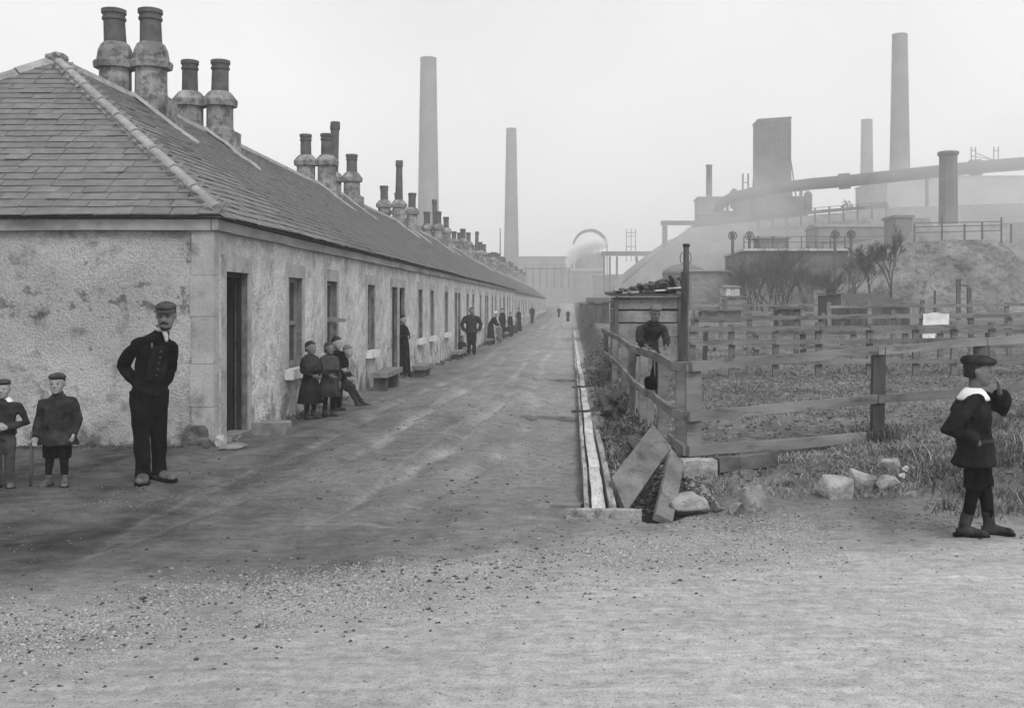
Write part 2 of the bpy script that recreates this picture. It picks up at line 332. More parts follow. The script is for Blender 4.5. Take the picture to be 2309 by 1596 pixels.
for tr in TRACKS: trk = np.maximum(trk, track(XX, YY, tr, .028) * (.6 + .8 * vnoise(XX * 3, YY * 3, 64)))
earth = earth + .055 * trk
tone = earth * (1 - dust) + (dusty + .03 * trk) * dust
gbm = gb * np.clip(.55 + 1.3 * fbm(XX * 1.6, YY * 2.2, 61, 4), 0, 1); tone = tone * (1 - gbm) + gbm * (.33 + .12 * n4)
turf = .142 + .08 * n1 + .10 * n4
wg = ss(.12, .5, Wd + .18 * n1)
soil = .13 + .05 * n1 + .04 * n4
tone = tone * (1 - wg) + wg * (soil * (1 - ss(.55, .95, Wd + .2 * n2)) + turf * ss(.55, .95, Wd + .2 * n2))
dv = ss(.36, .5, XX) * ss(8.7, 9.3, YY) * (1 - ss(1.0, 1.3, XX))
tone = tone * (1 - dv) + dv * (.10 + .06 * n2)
pit = np.exp(-(((XX - .67) / .19) ** 4) - (((YY - 9.35) / .6) ** 4)); tone = tone * (1 - pit) + .025 * pit  # pit soil painted near black to carry the shade of the hole
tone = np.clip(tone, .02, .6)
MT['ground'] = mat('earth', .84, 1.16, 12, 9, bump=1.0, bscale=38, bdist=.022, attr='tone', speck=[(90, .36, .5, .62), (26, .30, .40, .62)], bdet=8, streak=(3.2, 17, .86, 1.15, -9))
ny, nx = XX.shape
idx = np.arange(ny * nx).reshape(ny, nx)
quad = np.stack([idx[:-1, :-1], idx[:-1, 1:], idx[1:, 1:], idx[1:, :-1]], -1).reshape(-1, 4)
cx = (XX[:-1, :-1] + XX[1:, 1:]).ravel() / 2; cy = (YY[:-1, :-1] + YY[1:, 1:]).ravel() / 2
swc = side_w(cx, cy)
zone = np.where((swc > .02) & (cx > .3) | (cx > .40) & (cy > 8.75) | (cx > 20) | (cx < -14) | (cy > 175), 1, np.where(cy < 8.75, 2, 0))
V = np.stack([XX, YY, ZZ], -1).reshape(-1, 3)
def sheet(name, z):
    q = quad[zone == z]; u, inv = np.unique(q, return_inverse=True)
    o = npmesh(name, V[u], inv.reshape(q.shape), MT['ground'], smooth=True)
    at = o.data.attributes.new('tone', 'FLOAT', 'POINT'); at.data.foreach_set('value', tone.ravel()[u].astype(np.float32))
    return tag(o, kind='structure')
sheet('street', 0); sheet('ground', 1); sheet('road', 2)

# ------------------------------------------------------------------ terraced row
WX, WY = -4.18, 12.9                 # street face, end face
RX, EZ, RZ, EX, EY = -7.6, 2.68, 5.22, -4.05, 12.78
BX = 2 * RX - EX; run = RX - EX     # negative
PITCH = math.atan2(RZ - EZ, EX - RX)
def sag(y): return .05 * noise.noise(Vector((y * .13, 3.3, 0))) + .012 * noise.noise(Vector((y * .5, 1.3, 0)))
PER = 13.75
def openings(y0, y1):
    o = []; k = 0
    while True:
        b = 12.85 + PER * k
        if b > y1 + 1: break
        if k > 0: o.append(('door', b - .02 - .95, b - .13))
        o.append(('door', b + .50 if k == 0 else b + .13, b + 1.41 if k == 0 else b + 1.0))
        for c in (3.85, 6.40, 10.15): o.append(('window', b + c - .42, b + c + .42))
        k += 1
    return [q for q in o if q[1] > y0 + .3 and q[2] < y1 - .3]
def wav(y, z): return .014 * noise.noise(Vector((y * .9, z * 1.1, 2.2))) + .006 * noise.noise(Vector((y * 4, z * 4, 5)))
def terrace(y0, y1, label, dz, first):
    t = thing('cottage_row', label, 'cottages', (WX, y0, 0), 'rows of cottages along the street')
    ops = openings(y0, y1)
    ez, rz = EZ + dz, RZ + dz
    zt = ez - .04
    # front wall with reveals
    ys = sorted(set([y0, y1] + [v for o in ops for v in o[1:]]))
    full = []
    for a, b in zip(ys[:-1], ys[1:]):
        n = max(1, int((b - a) / (.3 if y0 < 20 and a < 45 else 1.5))); full += [a + (b - a) * i / n for i in range(n)]
    full.append(y1)
    zs = [-.8, -.3, 0, .35, .70, 1.0, 1.35, 1.7, 2.04, 2.35, zt]
    zd, zw0, zw1 = -.8, .70, 2.04
    m = MB(); vid = {}
    def vert(y, z):
        k = (round(y, 4), round(z, 4))
        if k not in vid: vid[k] = len(m.v); m.v.append((WX + wav(y, z), y, z + dz if z > 1.9 else z))
        return vid[k]
    def isopen(y, z):
        for k, a, b in ops:
            if a < y < b and z < 2.04 and z > (.70 if k == 'window' else -.9): return True
        return False
    for a, b in zip(full[:-1], full[1:]):
        for c, d in zip(zs[:-1], zs[1:]):
            if not isopen((a + b) / 2, (c + d) / 2): m.f.append((vert(a, c), vert(a, d), vert(b, d), vert(b, c))[::-1])
    m.build('front_wall', MT['lime'], t)
    D = .30
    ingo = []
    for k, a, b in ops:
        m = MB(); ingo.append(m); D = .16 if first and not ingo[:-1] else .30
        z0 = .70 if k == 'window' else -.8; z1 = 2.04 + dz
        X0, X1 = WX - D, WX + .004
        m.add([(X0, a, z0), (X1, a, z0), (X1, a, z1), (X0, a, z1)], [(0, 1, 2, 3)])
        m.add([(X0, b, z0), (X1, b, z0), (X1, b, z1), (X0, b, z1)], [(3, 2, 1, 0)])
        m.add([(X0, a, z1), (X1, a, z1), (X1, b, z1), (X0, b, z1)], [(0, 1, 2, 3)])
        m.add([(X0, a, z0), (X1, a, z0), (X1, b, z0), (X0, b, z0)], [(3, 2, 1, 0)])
    # end, back and far walls, inner lining painted black for unlit rooms
    m = MB(); nx_ = 24; vs = []
    xs = [BX + .15 + (WX - BX - .15) * i / nx_ for i in range(nx_ + 1)]; zz = [-.8, -.2, 0, .2, .5, .9, 1.3, 1.7, 2.1, 2.4, zt]
    for z in zz:
        for x in xs: vs.append((x, y0 + (.02 * noise.noise(Vector((x * .8, z, 9.1))) if x < WX - .05 else 0), z))
    fs = [(j * (nx_ + 1) + i, j * (nx_ + 1) + i + 1, (j + 1) * (nx_ + 1) + i + 1, (j + 1) * (nx_ + 1) + i) for j in range(len(zz) - 1) for i in range(nx_)]
    m.add(vs, fs); m.build('end_wall', MT['harl'], t, True)
    m = MB()
    m.add([(BX + .15, y0, -.8), (BX + .15, y1, -.8), (BX + .15, y1, zt), (BX + .15, y0, zt)], [(0, 1, 2, 3)])
    m.add([(WX, y1, -.8), (BX + .15, y1, -.8), (BX + .15, y1, zt), (WX, y1, zt)], [(0, 1, 2, 3)])
    m.build('back_wall', MT['harl'], t)
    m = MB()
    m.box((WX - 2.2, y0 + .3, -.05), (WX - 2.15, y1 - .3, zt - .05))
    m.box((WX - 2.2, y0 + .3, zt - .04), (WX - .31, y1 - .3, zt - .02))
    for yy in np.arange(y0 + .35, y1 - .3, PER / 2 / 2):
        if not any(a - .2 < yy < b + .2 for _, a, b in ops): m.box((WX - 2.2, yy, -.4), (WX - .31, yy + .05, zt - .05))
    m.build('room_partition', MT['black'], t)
    # roof deck
    dk = .035
    m = MB()
    hipped = first
    if hipped:
        A = (EX, EY, ez - dk); B = (BX, EY, ez - dk); Pk = (RX, EY - run, rz - dk); A1 = (EX, y1 + .1, ez - dk); B1 = (BX, y1 + .1, ez - dk); P1 = (RX, y1 + .1, rz - dk)
        m.add([A, B, Pk, A1, B1, P1], [(1, 0, 2), (0, 3, 5, 2), (4, 1, 2, 5), (3, 4, 5), (0, 1, 4, 3)])
    else:
        m.add([(EX, y0, ez - dk), (BX, y0, ez - dk), (RX, y0, rz - dk), (EX, y1, ez - dk), (BX, y1, ez - dk), (RX, y1, rz - dk)], [(1, 0, 2), (0, 3, 5, 2), (4, 1, 2, 5), (3, 4, 5), (0, 1, 4, 3)])
    roof = m.build('roof', MT['slates'], t)
    roof.matrix_parent_inverse = Matrix.Translation(-Vector(t.location))
    # slates
    slates = []                      # centre, u (along course), v (up slope), w, l
    SL = math.hypot(RX - EX, RZ - EZ); nc = 27; ex_ = SL / nc
    cz = (RZ - EZ) / SL; ch = (EX - RX) / SL
    def course(face):
        for i in range(nc):
            s0 = i * ex_ - .03
            hz = max(0, s0) * ch
            if face == 'front': u0, u1 = (EY + hz if hipped else y0), y1 + .1
            else: u0, u1 = BX + hz, EX - hz
            u = u0 + random.uniform(-.2, 0)
            while u < u1:
                w_ = random.uniform(.22, .42) if face == 'front' else random.uniform(.24, .46)
                c0, c1 = max(u, u0), min(u + w_, u1)
                if c1 - c0 > .05: slates.append((face, i, c0, c1, s0 + random.uniform(-.008, .008) - (abs(random.gauss(0, .022)) if i == 0 else 0), random.uniform(-.001, .003) if random.random() < .93 else random.uniform(.004, .012)))
                u += w_
    course('front')
    if hipped: course('end')
    def frame(face, c0, c1, s0, lift):
        um = (c0 + c1) / 2; s_m = s0 + .14
        if face == 'front': o = Vector((EX - s_m * ch, um, ez + s_m * cz + sag(um))); U = Vector((0, 1, 0)); Vv = Vector((-ch, 0, cz))
        else: o = Vector((um, EY + s_m * ch, ez + s_m * cz)); U = Vector((-1, 0, 0)); Vv = Vector((0, ch, cz))
        Nn = U.cross(Vv).normalized()
        if Nn.z < 0: Nn = -Nn
        Vt = (Vv - Nn * .085).normalized(); Nt = Vv.cross(U); Nt = Nt if Nt.z > 0 else -Nt
        return o + Nn * (.008 + lift), U, Vt, Vt.cross(U) if Vt.cross(U).z > 0 else -Vt.cross(U)
    def area(sl_):
        face, i, c0, c1, s0, lift = sl_
        o, U, Vv, Nn = frame(face, c0, c1, s0, lift)
        x = VX + F * o.x / o.y; y = VY - F * (o.z - EYE) / o.y
        if not (-20 < x < 2330 and -20 < y < 1600) or o.y < 5: return 0
        vdir = (o - Vector((0, 0, EYE))).normalized()
        return (c1 - c0) * ex_ * abs(vdir.dot(Nn)) / o.y ** 2
    order = sorted(range(len(slates)), key=lambda k: -area(slates[k])) if first else list(range(len(slates)))
    single = set(order[:295]) if first else set()
    allv = []; base = np.array([(-1, -1, 0), (1, -1, 0), (1, 1, 0), (-1, 1, 0), (-1, -1, 1), (1, -1, 1), (1, 1, 1), (-1, 1, 1)], float)
    for k, s_ in enumerate(slates):
        face, i, c0, c1, s0, lift = s_
        o, U, Vv, Nn = frame(face, c0, c1, s0, lift)
        hw = (c1 - c0) / 2 - .004; hl = .145
        if k in single:
            me = bpy.data.meshes.new('slate')
            q = [(a * hw + (.006 * random.uniform(-1, 1)), b * hl + .008 * random.uniform(-1, 1), c * .016) for a, b, c in base]
            me.from_pydata(q, [], [(3, 2, 1, 0), (4, 5, 6, 7), (0, 1, 5, 4), (1, 2, 6, 5), (2, 3, 7, 6), (3, 0, 4, 7)])
            ob = bpy.data.objects.new('slate', me); col.objects.link(ob); me.materials.append(MT['slate'])
            a = random.gauss(0, .006); U2 = U * math.cos(a) + Vv * math.sin(a); V2 = Vv * math.cos(a) - U * math.sin(a)
            Mx = Matrix((U2, V2, U2.cross(V2))).transposed().to_4x4()
            if U2.cross(V2).z < 0: Mx = Matrix((-U2, V2, (-U2).cross(V2))).transposed().to_4x4()
            Mx.translation = o; ob.parent = roof; ob.matrix_basis = Mx
        else:
            U_, V_, N_ = np.array(U), np.array(Vv), np.array(Nn)
            j = rng.uniform(-.006, .006, (4, 2)); j = np.vstack([j, j])
            q = base.copy(); q[:, 0] = q[:, 0] * hw + j[:, 0]; q[:, 1] = q[:, 1] * hl + j[:, 1]; q[:, 2] *= .016
            allv.append(np.array(o) + q[:, :1] * U_ + q[:, 1:2] * V_ + q[:, 2:] * N_)
    av = np.concatenate(allv); n = len(allv)
    bf = np.array([(4, 5, 6, 7), (0, 1, 5, 4), (1, 2, 6, 5), (3, 0, 4, 7)])
    ff = (bf[None] + (np.arange(n) * 8)[:, None, None]).reshape(-1, 4)
    tag(npmesh('slates', av, ff, MT['slates'], roof), kind='stuff')
    # hip and ridge pieces
    if hipped:
        for sx_ in (1, -1):
            b = Vector((RX, EY - run, rz + .05)); a = Vector((EX if sx_ > 0 else BX, EY, ez + .03)).lerp(b, .02); nh = 9
            for i in range(nh):
                p = a.lerp(b, (i - .02) / nh); q = a.lerp(b, (i + .97) / nh)
                mb = MB(); side = Vector((sx_ * .7, -.7, 0)).normalized(); d = (q - p).normalized(); s2 = d.cross(Vector((0, 0, 1))).normalized(); up = s2.cross(d)
                rr = .10 + .008 * random.random()
                ring = lambda c, g: [c + s2 * g * x_ * rr + up * z_ * g for x_, z_ in ((-1, -.055), (-.5, .022), (0, .046), (.5, .022), (1, -.055), (.5, -.06), (-.5, -.06))]
                mb.rings([ring(p + up * .012, 1.03), ring(q - (q - p) * .02, 1.0)]); mb.build('hip_tile', MT['hip'], roof)
    if hipped:
        ap = rock('apex_stone', None, None, (0, 0, 0), (.15, .17, .07), 77, 'hip', parent=roof, sub=2); ap.matrix_basis = Matrix.Translation((RX, EY - run + .02, rz + .05))
    y = (EY - run - .02) if hipped else y0
    while y < y1:
        l_ = .46
        mb = MB(); z = rz + .03 + sag(y)
        r_ = lambda c, g: [(RX + x_ * g, c, z + z_ * g) for x_, z_ in ((-.16, -.1), (-.07, .02), (0, .05), (.07, .02), (.16, -.1), (0, -.05))]
        mb.rings([r_(y, 1.04), r_(y + l_ - .012, 1.0)]); mb.build('ridge_tile', MT['hip'], roof); y += l_
        if not first: y += 3
    # fascia
    def fas(p, q):
        mb = MB(); n_ = max(2, int((Vector(q) - Vector(p)).length / 1.2)); mb.beam(p, q, .075, .125, n=n_, wob=.02, seed=p[1]); mb.build('fascia_board', MT['fascia'], t)
    step = 5.4; yy = y0
    while yy < y1 - .1:
        e = min(yy + step, y1); fas((WX + .04, yy - (.075 if yy == y0 and first else 0), ez - .125), (WX + .04, e - .012, ez - .125)); yy = e
    if first:
        for a, b in ((WX - .003, WX - 2.9), (WX - 2.91, WX - 6.8)): fas((a, y0 - .04, ez - .127), (b, y0 - .04, ez - .127))
    # openings filled
    for i, (k, a, b) in enumerate(ops):
        z1 = 2.04 + dz; near = a < 60
        surr = MB(); e = .012; bw_ = .13
        z0 = .70 if k == 'window' else H(WX + .2, a) - .3
        for (ya, yb_) in ((a - bw_, a - .001), (b + .001, b + bw_)): surr.box((WX - .05, ya, z0), (WX + .022, yb_, z1 - .001))
        surr.box((WX - .05, a - bw_, z1), (WX + .024, b + bw_, z1 + .2))
        if k == 'door':
            d = MB(); X = WX - .12
            n_ = 5; wd = (b - a - .02) / n_
            for q in range(n_): d.box((X - .035, a + .01 + q * wd, z0), (X + .004 * (q % 2), a + .01 + (q + 1) * wd - .006, z1 - .01))
            if i == 0 and first:         # leaf swung inwards against the far jamb
                d = MB()
                for q in range(n_): d.box((WX - .17 - (q + 1) * wd + .006, b - .06, z0), (WX - .17 - q * wd, b - .02 - .004 * (q % 2), z1 - .02))
            do = d.build('door', MT['door'], t)
            f_ = MB()
            for (ya, yb_) in ((a + .002, a + .05), (b - .05, b - .002)): f_.box((X + .006, ya, z0), (X + .05, yb_, z1 - .002))
            f_.box((X + .006, a + .05, z1 - .06), (X + .05, b - .05, z1 - .002))
            f_.build('frame', MT['door'], do)
            if near:
                kn = MB(); kn.ell((X + .04, a + .14, .95), (.03, .02, .02), 8, 5); kn.build('handle', MT['iron_d'], do)
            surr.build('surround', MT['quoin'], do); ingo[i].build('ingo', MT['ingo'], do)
            st = MB(); st.box((WX - .2, a - .02, H(WX + .1, a) - .2), (WX + .06, b + .02, H(WX + .1, a) + .035)); st.build('threshold', MT['bench'], do)
        else:
            X = WX - .10; fr = MB(); yc = (a + b) / 2
            for ya, yb_ in ((a + .003, a + .06), (b - .06, b - .003)): fr.box((X - .04, ya, .71), (X + .03, yb_, z1 - .003))
            for za, zb in ((.71, .79), (1.33, 1.39), (z1 - .07, z1 - .003)): fr.box((X - .04, a + .06, za), (X + .026, b - .06, zb))
            fr.box((X - .02, yc - .015, .79), (X + .02, yc + .015, z1 - .07))
            wo_ = fr.build('window', MT['sash'], t)
            for ya, yb_ in ((a + .06, yc - .015), (yc + .015, b - .06)):
                for za, zb in ((.79, 1.33), (1.39, z1 - .07)):
                    g = MB(); g.box((X - .012, ya, za), (X - .004, yb_, zb)); g.build('pane', MT['pane'], wo_)
            s_ = MB(); rj = random.uniform(-.03, .03)
            s_.beam((WX + .02, a - .12 + rj, .62), (WX + .02, b + .10 + rj, .615 + rj * .3), .20, .15, n=5, wob=.012, seed=i)
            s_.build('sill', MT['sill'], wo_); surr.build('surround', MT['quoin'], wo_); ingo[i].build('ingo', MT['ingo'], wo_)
    # chimney stacks
    k = 0
    while True:
        done = True
        for j, off in enumerate((19.2, 22.95)):
            yc = off + PER * k
            if yc < y1 - .5: done = False
            if y0 + 1 < yc < y1 - 1: stack(t, yc, dz, k, j)
        k += 1
        if done: break
    return t
def stack(t, yc, dz, k, j):
    rn = random.Random(int(yc * 10)); m = MB(); zr = RZ + dz
    near = yc < 30
    zc = 5.72 + dz + rn.uniform(-.04, .04)
    m.box((RX - .62, yc - .3, zr - 1.3), (RX + .66, yc + .3, zr - .02))
    m.box((RX + .66, yc - .22, zr - 1.3), (RX + .80, yc + .22, zr - .35))
    xs = (-.31, .31)
    for x in xs: m.lathe((RX + x, yc, 0), [(.285, zr - .05), (.285, zr + .03), (.27, zr + .06), (.265, zc + .01)], 12, rot=R(15))
    ch = m.build('chimney', MT['cement'], t)
    for q, x in enumerate(xs):
        c = MB(); big = (k == 0 and j == 0)
        if big: pr = [(.26, zc - .01), (.35, zc + .0), (.365, zc + .10), (.345, zc + .135), (.305, zc + .155), (.28, zc + .32), (.235, zc + .42), (.20, zc + .45), (.16, zc + .44)]; zp = zc + .43
        else: pr = [(.26, zc - .01), (.345, zc + .0), (.36, zc + .13), (.33, zc + .17), (.25, zc + .27), (.21, zc + .31), (.15, zc + .30)]; zp = zc + .29
        c.lathe((RX + x, yc, 0), pr, 8, rot=R(22.5)); c.build('cap', MT['cement'], ch)
        p = MB(); r = .185 if big else .168 + rn.uniform(-.012, .012); hp = (.62 if big else .66) + rn.uniform(-.04, .04)
        if (k >= 1 and j == 1 and q == 0 and k % 2 == 1) or (k == 2 and j == 0 and q == 1): hp += 1.0
        if yc > 40 and rn.random() < .2: hp *= .7
        z2 = zp + hp
        if hp > 1.2: pr = [(r, zp), (r * .82, z2 - .3), (r * .86, z2 - .28), (r * 1.0, z2 - .22), (r * .92, z2), (r * .7, z2), (r * .7, z2 - .3)]
        else: pr = [(r, zp), (r * .95, z2 - .2), (r * 1.08, z2 - .19), (r * 1.08, z2 - .15), (r * .97, z2 - .14), (r * 1.0, z2 - .10), (r * 1.12, z2 - .08), (r * 1.12, z2 - .01), (r * 1.0, z2), (r * .8, z2), (r * .8, z2 - .3)]
        p.lathe((RX + x, yc, 0), pr, 16); lx_, ly_ = rn.gauss(0, .022), rn.gauss(0, .022); p.v = [(a + (c_ - zp) * lx_, b_ + (c_ - zp) * ly_, c_) for a, b_, c_ in p.v]; p.build('chimney_pot', MT['pot'], ch, False)
    f = MB(); cz = (RZ - EZ) / (RX - EX)
    a = Vector((RX + .62, yc - .33, zr + .05 + .62 * cz)); L_ = 1.25
    f.beam(Vector((RX + .1, yc - .33, zr + .1 + .1 * cz)), Vector((RX + L_, yc - .33, zr + .05 + L_ * cz)), .06, .05, n=9, wob=.04, seed=yc); f.build('mortar_fillet', MT['fillet'], ch)
T1 = terrace(WY, 81.0, 'nearest whitewashed single-storey cottage row with slated hip roof and paired chimneys', 0, True)
T2 = terrace(81.4, 172.0, 'far hazy continuation of the cottage row beyond the step in its eaves', -.12, False)
# corner margins (dressed quoins) on the near row
q = MB(); zq = -.3; i = 0
for z0, z1 in ((-.3, .45), (.455, .95), (.955, 1.5), (1.505, 1.98), (1.985, 2.5)):
    q = MB(); e = .24 + .02 * (i % 2)
    q.add([(WX - e, WY - .026, z0), (WX + .02, WY - .026, z0), (WX + .02, WY + .17, z0), (WX - e, WY - .026, z1), (WX + .02, WY - .026, z1), (WX + .02, WY + .17, z1), (WX - e, WY + .1, z0), (WX - e, WY + .1, z1), (WX - .1, WY + .17, z0), (WX - .1, WY + .17, z1)],
          [(0, 1, 4, 3), (1, 2, 5, 4), (3, 4, 5, 9, 7), (0, 3, 7, 6), (2, 8, 9, 5), (8, 6, 7, 9), (0, 6, 8, 2, 1)])
    q.build('quoin', MT['quoin'], T1); i += 1
# an open sash in the second window
yw = 12.85 + 6.40
m = MB(); m.beam((WX - .12, yw - .36, 1.42), (WX + .16, yw - .34, 1.36), .03, .04); m.beam((WX - .12, yw + .3, 1.42), (WX + .16, yw + .32, 1.36), .03, .04); m.beam((WX + .16, yw - .36, 1.36), (WX + .16, yw + .34, 1.36), .04, .05)
m.build('open_sash', MT['sash'], T1)

# ------------------------------------------------------------------ rocks, slabs, benches
def shard(name, label, cat, c, size, seed, m, group, rot=0.0):
    import bmesh
    rn = random.Random(seed * 7 + 1); bm = bmesh.new()
    for _ in range(15):
        a = rn.uniform(0, 6.283); zz = rn.uniform(-1, 1); r = math.sqrt(1 - zz * zz * .6)
        bm.verts.new((r * math.cos(a) * rn.uniform(.85, 1.1), r * math.sin(a) * rn.uniform(.85, 1.1), zz * .95))
    r_ = bmesh.ops.convex_hull(bm, input=bm.verts); bmesh.ops.delete(bm, geom=[g for g in bm.verts if not g.link_faces], context='VERTS')
    bmesh.ops.bevel(bm, geom=bm.edges[:], offset=.06, segments=1, affect='EDGES')
    bmesh.ops.triangulate(bm, faces=bm.faces[:]); bmesh.ops.subdivide_edges(bm, edges=bm.edges[:], cuts=1)
    M = Matrix.Rotation(rot, 4, 'Z')
    for v in bm.verts:
        p = v.co * (1 + .07 * noise.noise(v.co * 3 + Vector((seed, 0, 0)))); v.co = M @ Vector((p.x * size[0], p.y * size[1], p.z * size[2]))
    me = bpy.data.meshes.new(name); bm.to_mesh(me); bm.free()
    o = link(name, me, MT[m]); o.location = c; return tag(o, label, cat, group)
gS = 'stones lying on the bank below the fence'
def bank(x, y):                       # ground point under a print pixel on the sloping bank
    Y = 8.2
    for _ in range(40):
        z = H((x - VX) / F * Y, Y); Y = Y + .5 * (F * (EYE - z) / (y - VY) - Y)
    return Vector(((x - VX) / F * Y, Y, H((x - VX) / F * Y, Y)))
def bstone(label, x0, x1, y0, y1, seed, depth=.9, name='stone', m='stone'):
    b = bank((x0 + x1) / 2, y1 - 4); s = b.y / F; w_ = (x1 - x0) / 2 * s; h_ = (y1 - y0) / 2 * s
    shard(name, label, 'stone', (b.x, b.y + w_ * depth * .7, b.z + h_ * .62), (w_ * 1.30, w_ * depth * 1.1, h_ * 1.5), seed, m, gS, rot=0)
bstone('squared pale stone leaning against the foot of the leaning board', 1516, 1597, 1116, 1168, 1)
bstone('upright rounded pale stone between the squared stone and the hollow', 1674, 1733, 1098, 1157, 2, .6)
bstone('largest rough stone in the middle of the bank stones', 1849, 1923, 1068, 1129, 3, .8)
bstone('angular stone tucked just right of the largest bank stone', 1920, 1979, 1057, 1108, 4, .7)
bstone('low arched stone right of the angular bank stone', 1982, 2033, 1076, 1110, 5, .8)
bstone('flat-topped stone above the low arched stone', 1986, 2032, 1036, 1066, 6, .8)
bstone('small flat stone at the right end of the bank stones', 2040, 2066, 1105, 1124, 8, .8)
bstone('small white stone beside the flat-topped stone, upper of two', 2035, 2049, 1054, 1068, 9, .8, m='sill')
bstone('small white stone beside the flat-topped stone, lower of two', 2028, 2043, 1070, 1085, 10, .8, m='sill')
bstone('dark lump for the shaded hollow under the turf lip left of the largest stone', 1770, 1825, 1078, 1104, 11, .8, m='stone_d')  # dark lump added as the shade in the hollow
bstone('small broken stone right of the squared stone', 1645, 1673, 1128, 1165, 12, .8)
# retaining stone
b = bank(1577, 1078)
m = MB(); m.beam((b.x - .15, b.y + .1, b.z + .08), (b.x + .16, b.y + .12, b.z + .085), .2, .15, n=4, wob=.012, seed=3)
tag(m.build('kerb_stone', MT['stone']), 'long pale kerb stone under the corner post of the fence', 'stone', gS)
m = MB(); m.beam((b.x + .17, b.y + .16, b.z + .09), (b.x + .75, b.y + .4, b.z + .12), .12, .13, n=5, wob=.03, seed=9)
tag(m.build('kerb_stone', MT['stone_d']), 'dark kerb stone running on from the pale kerb stone', 'stone', gS)
# corner guard stones
rock('guard_stone', 'low dark guard stone at the foot of the near cottage corner', 'stone', (WX - .13, WY - .16, .03), (.17, .12, .10), 21, 'stone_d', sub=3)
rock('guard_stone', 'broken dark stone set on the low guard stone', 'stone', (WX - .16, WY - .09, .16), (.13, .08, .09), 26, 'stone_d', sub=3)
rock('rubble_stone', 'small pale lump at the street side of the cottage corner', 'stone', (WX + .1, WY - .02, .05), (.07, .10, .09), 27, 'stone', sub=2)
rock('flat_stone', 'thin flat slab on the ground before the first door', 'stone', (WX + .28, WY - .15, .012), (.13, .22, .03), 22, 'bench')
# step / bench stones along the wall
def slab(name, label, x, y, lx, ly, z0, th, m, wob=.012):
    k = MB(); k.beam((x, y, z0 + th / 2), (x, y + ly, z0 + th / 2), lx, th, n=5, wob=wob, seed=y)
    return tag(k.build(name, MT[m]), label, 'stone')
slab('stone_block', 'oblong stone block on the ground right of the first door', WX + .39, 13.78, .38, .42, H(-3.8, 14.0) - .04, .20, 'bench', .02)
gB = 'stone benches outside the cottage doors'
def bench(label, y, ly, h, x=WX + .30, w_=.34):
    g = H(x, y + ly / 2); t = thing('stone_bench', label, 'bench', (x, y + ly / 2, g), gB)
    k = MB(); k.beam((x, y, g + h - .05), (x, y + ly, g + h - .045), w_, .10, n=4, wob=.012, seed=y); k.build('seat', MT['bench'], t)
    for e in (.22, ly - .3):
        k = MB(); k.box((x - w_ * .36, y + e - .12, g - .1), (x + w_ * .36, y + e + .12, g + h - .105)); k.build('support', MT['stone_d'], t)
bench('longest stone slab bench, under the third window', 21.7, 1.9, .37, WX + .40, .34)
bench('stone bench just beyond the doorway where the woman stands', 26.9, 1.5, .30, WX + .45)
bench('low stone bench in front of the third pair of doors', 37.0, 1.7, .28)
bench('distant stone bench beyond the standing man', 51.5, 2.2, .3)
bench('farthest stone bench by the hazy end of the near row', 63.0, 2.5, .3)
def bucket(label, x, y, r=.15, h=.3):
    g = H(x, y); t = thing('bucket', label, 'bucket', (x, y, g), 'pails by the cottage wall')
    k = MB(); k.lathe((x, y, g), [(r * .8, 0), (r, h), (r * .93, h), (r * .75, .02)], 14); k.build('pail_body', MT['iron_d'], t)
    k = MB(); k.tube([(x - r * math.cos(a), y, g + h * .97 + .12 * math.sin(a)) for a in np.linspace(0, math.pi, 9)], .006, 5); k.build('handle', MT['iron_d'], t)
bucket('dark pail standing by the wall, nearer of two', WX + .35, 66.6, .28, .55)
bucket('dark pail standing by the wall, farther of two', WX + .35, 72.5, .28, .55)

# ------------------------------------------------------------------ timber drain beside the street
t = thing('timber_drain', 'pale wooden drain trough running up the right side of the street', 'drain', (.2, 8.7, 0))
y = 8.66; i = 0
while y < 78:
    l_ = 2.6 + random.uniform(-.3, .3) if y < 30 else 6; e = min(y + l_, 78)
    x0 = .22 + .03 * noise.noise(Vector((y * .2, 0, 1))) - .05 * ss(20, 60, y); x1 = .22 + .03 * noise.noise(Vector((e * .2, 0, 1))) - .05 * ss(20, 60, e)
    z0, z1 = float(gy(y)) + .035, float(gy(e)) + .035
    for dx, dz, w_, h_, nm in ((-.10, .0, .035, .12, 'side_board'), (0, -.015, .105, .03, 'floor_board'), (.10, -.005, .05, .11, 'side_board')):
        if dx > 0 and y > 12.3: continue
        m = MB(); m.beam((x0 + dx, y, z0 + dz), (x1 + dx, e - .015, z1 + dz), w_, h_, n=6, wob=.007, seed=i * 1.3 + dx * 9)
        m.build(nm, MT['pale' if dx == 0 else 'drainside'], t)
    i += 1; y = e
m = MB(); b = G(1362, 1170)
m.beam((b.x - .29, b.y + .05, .03), (b.x + .29, b.y + .03, .025), .10, .08, n=6, wob=.01, seed=4)
tag(m.build('cross_plank', MT['drainside']), 'pale plank lying across the near end of the drain', 'plank')
m = MB(); m.beam((-.16, 9.05, .0), (.08, 9.0, .0), .16, .05, n=3, wob=.01, seed=2)
tag(m.build('flat_slab', MT['bench']), 'flat slab left of the cross plank by the drain end', 'stone')
gC = 'timber struts across the drain'
for k, (yy, lab) in enumerate(((15.6, 'thin dark stick laid over the drain, nearest'), (21.0, 'thin dark stick laid over the drain, beyond the nearest'))):
    m = MB(); m.beam((.0, yy, float(gy(yy)) + .14), (.42, yy + .15, float(gy(yy)) + .16), .035, .035, n=4, wob=.02, seed=k)
    tag(m.build('stick', MT['wood_d']), lab, 'stick', gC)
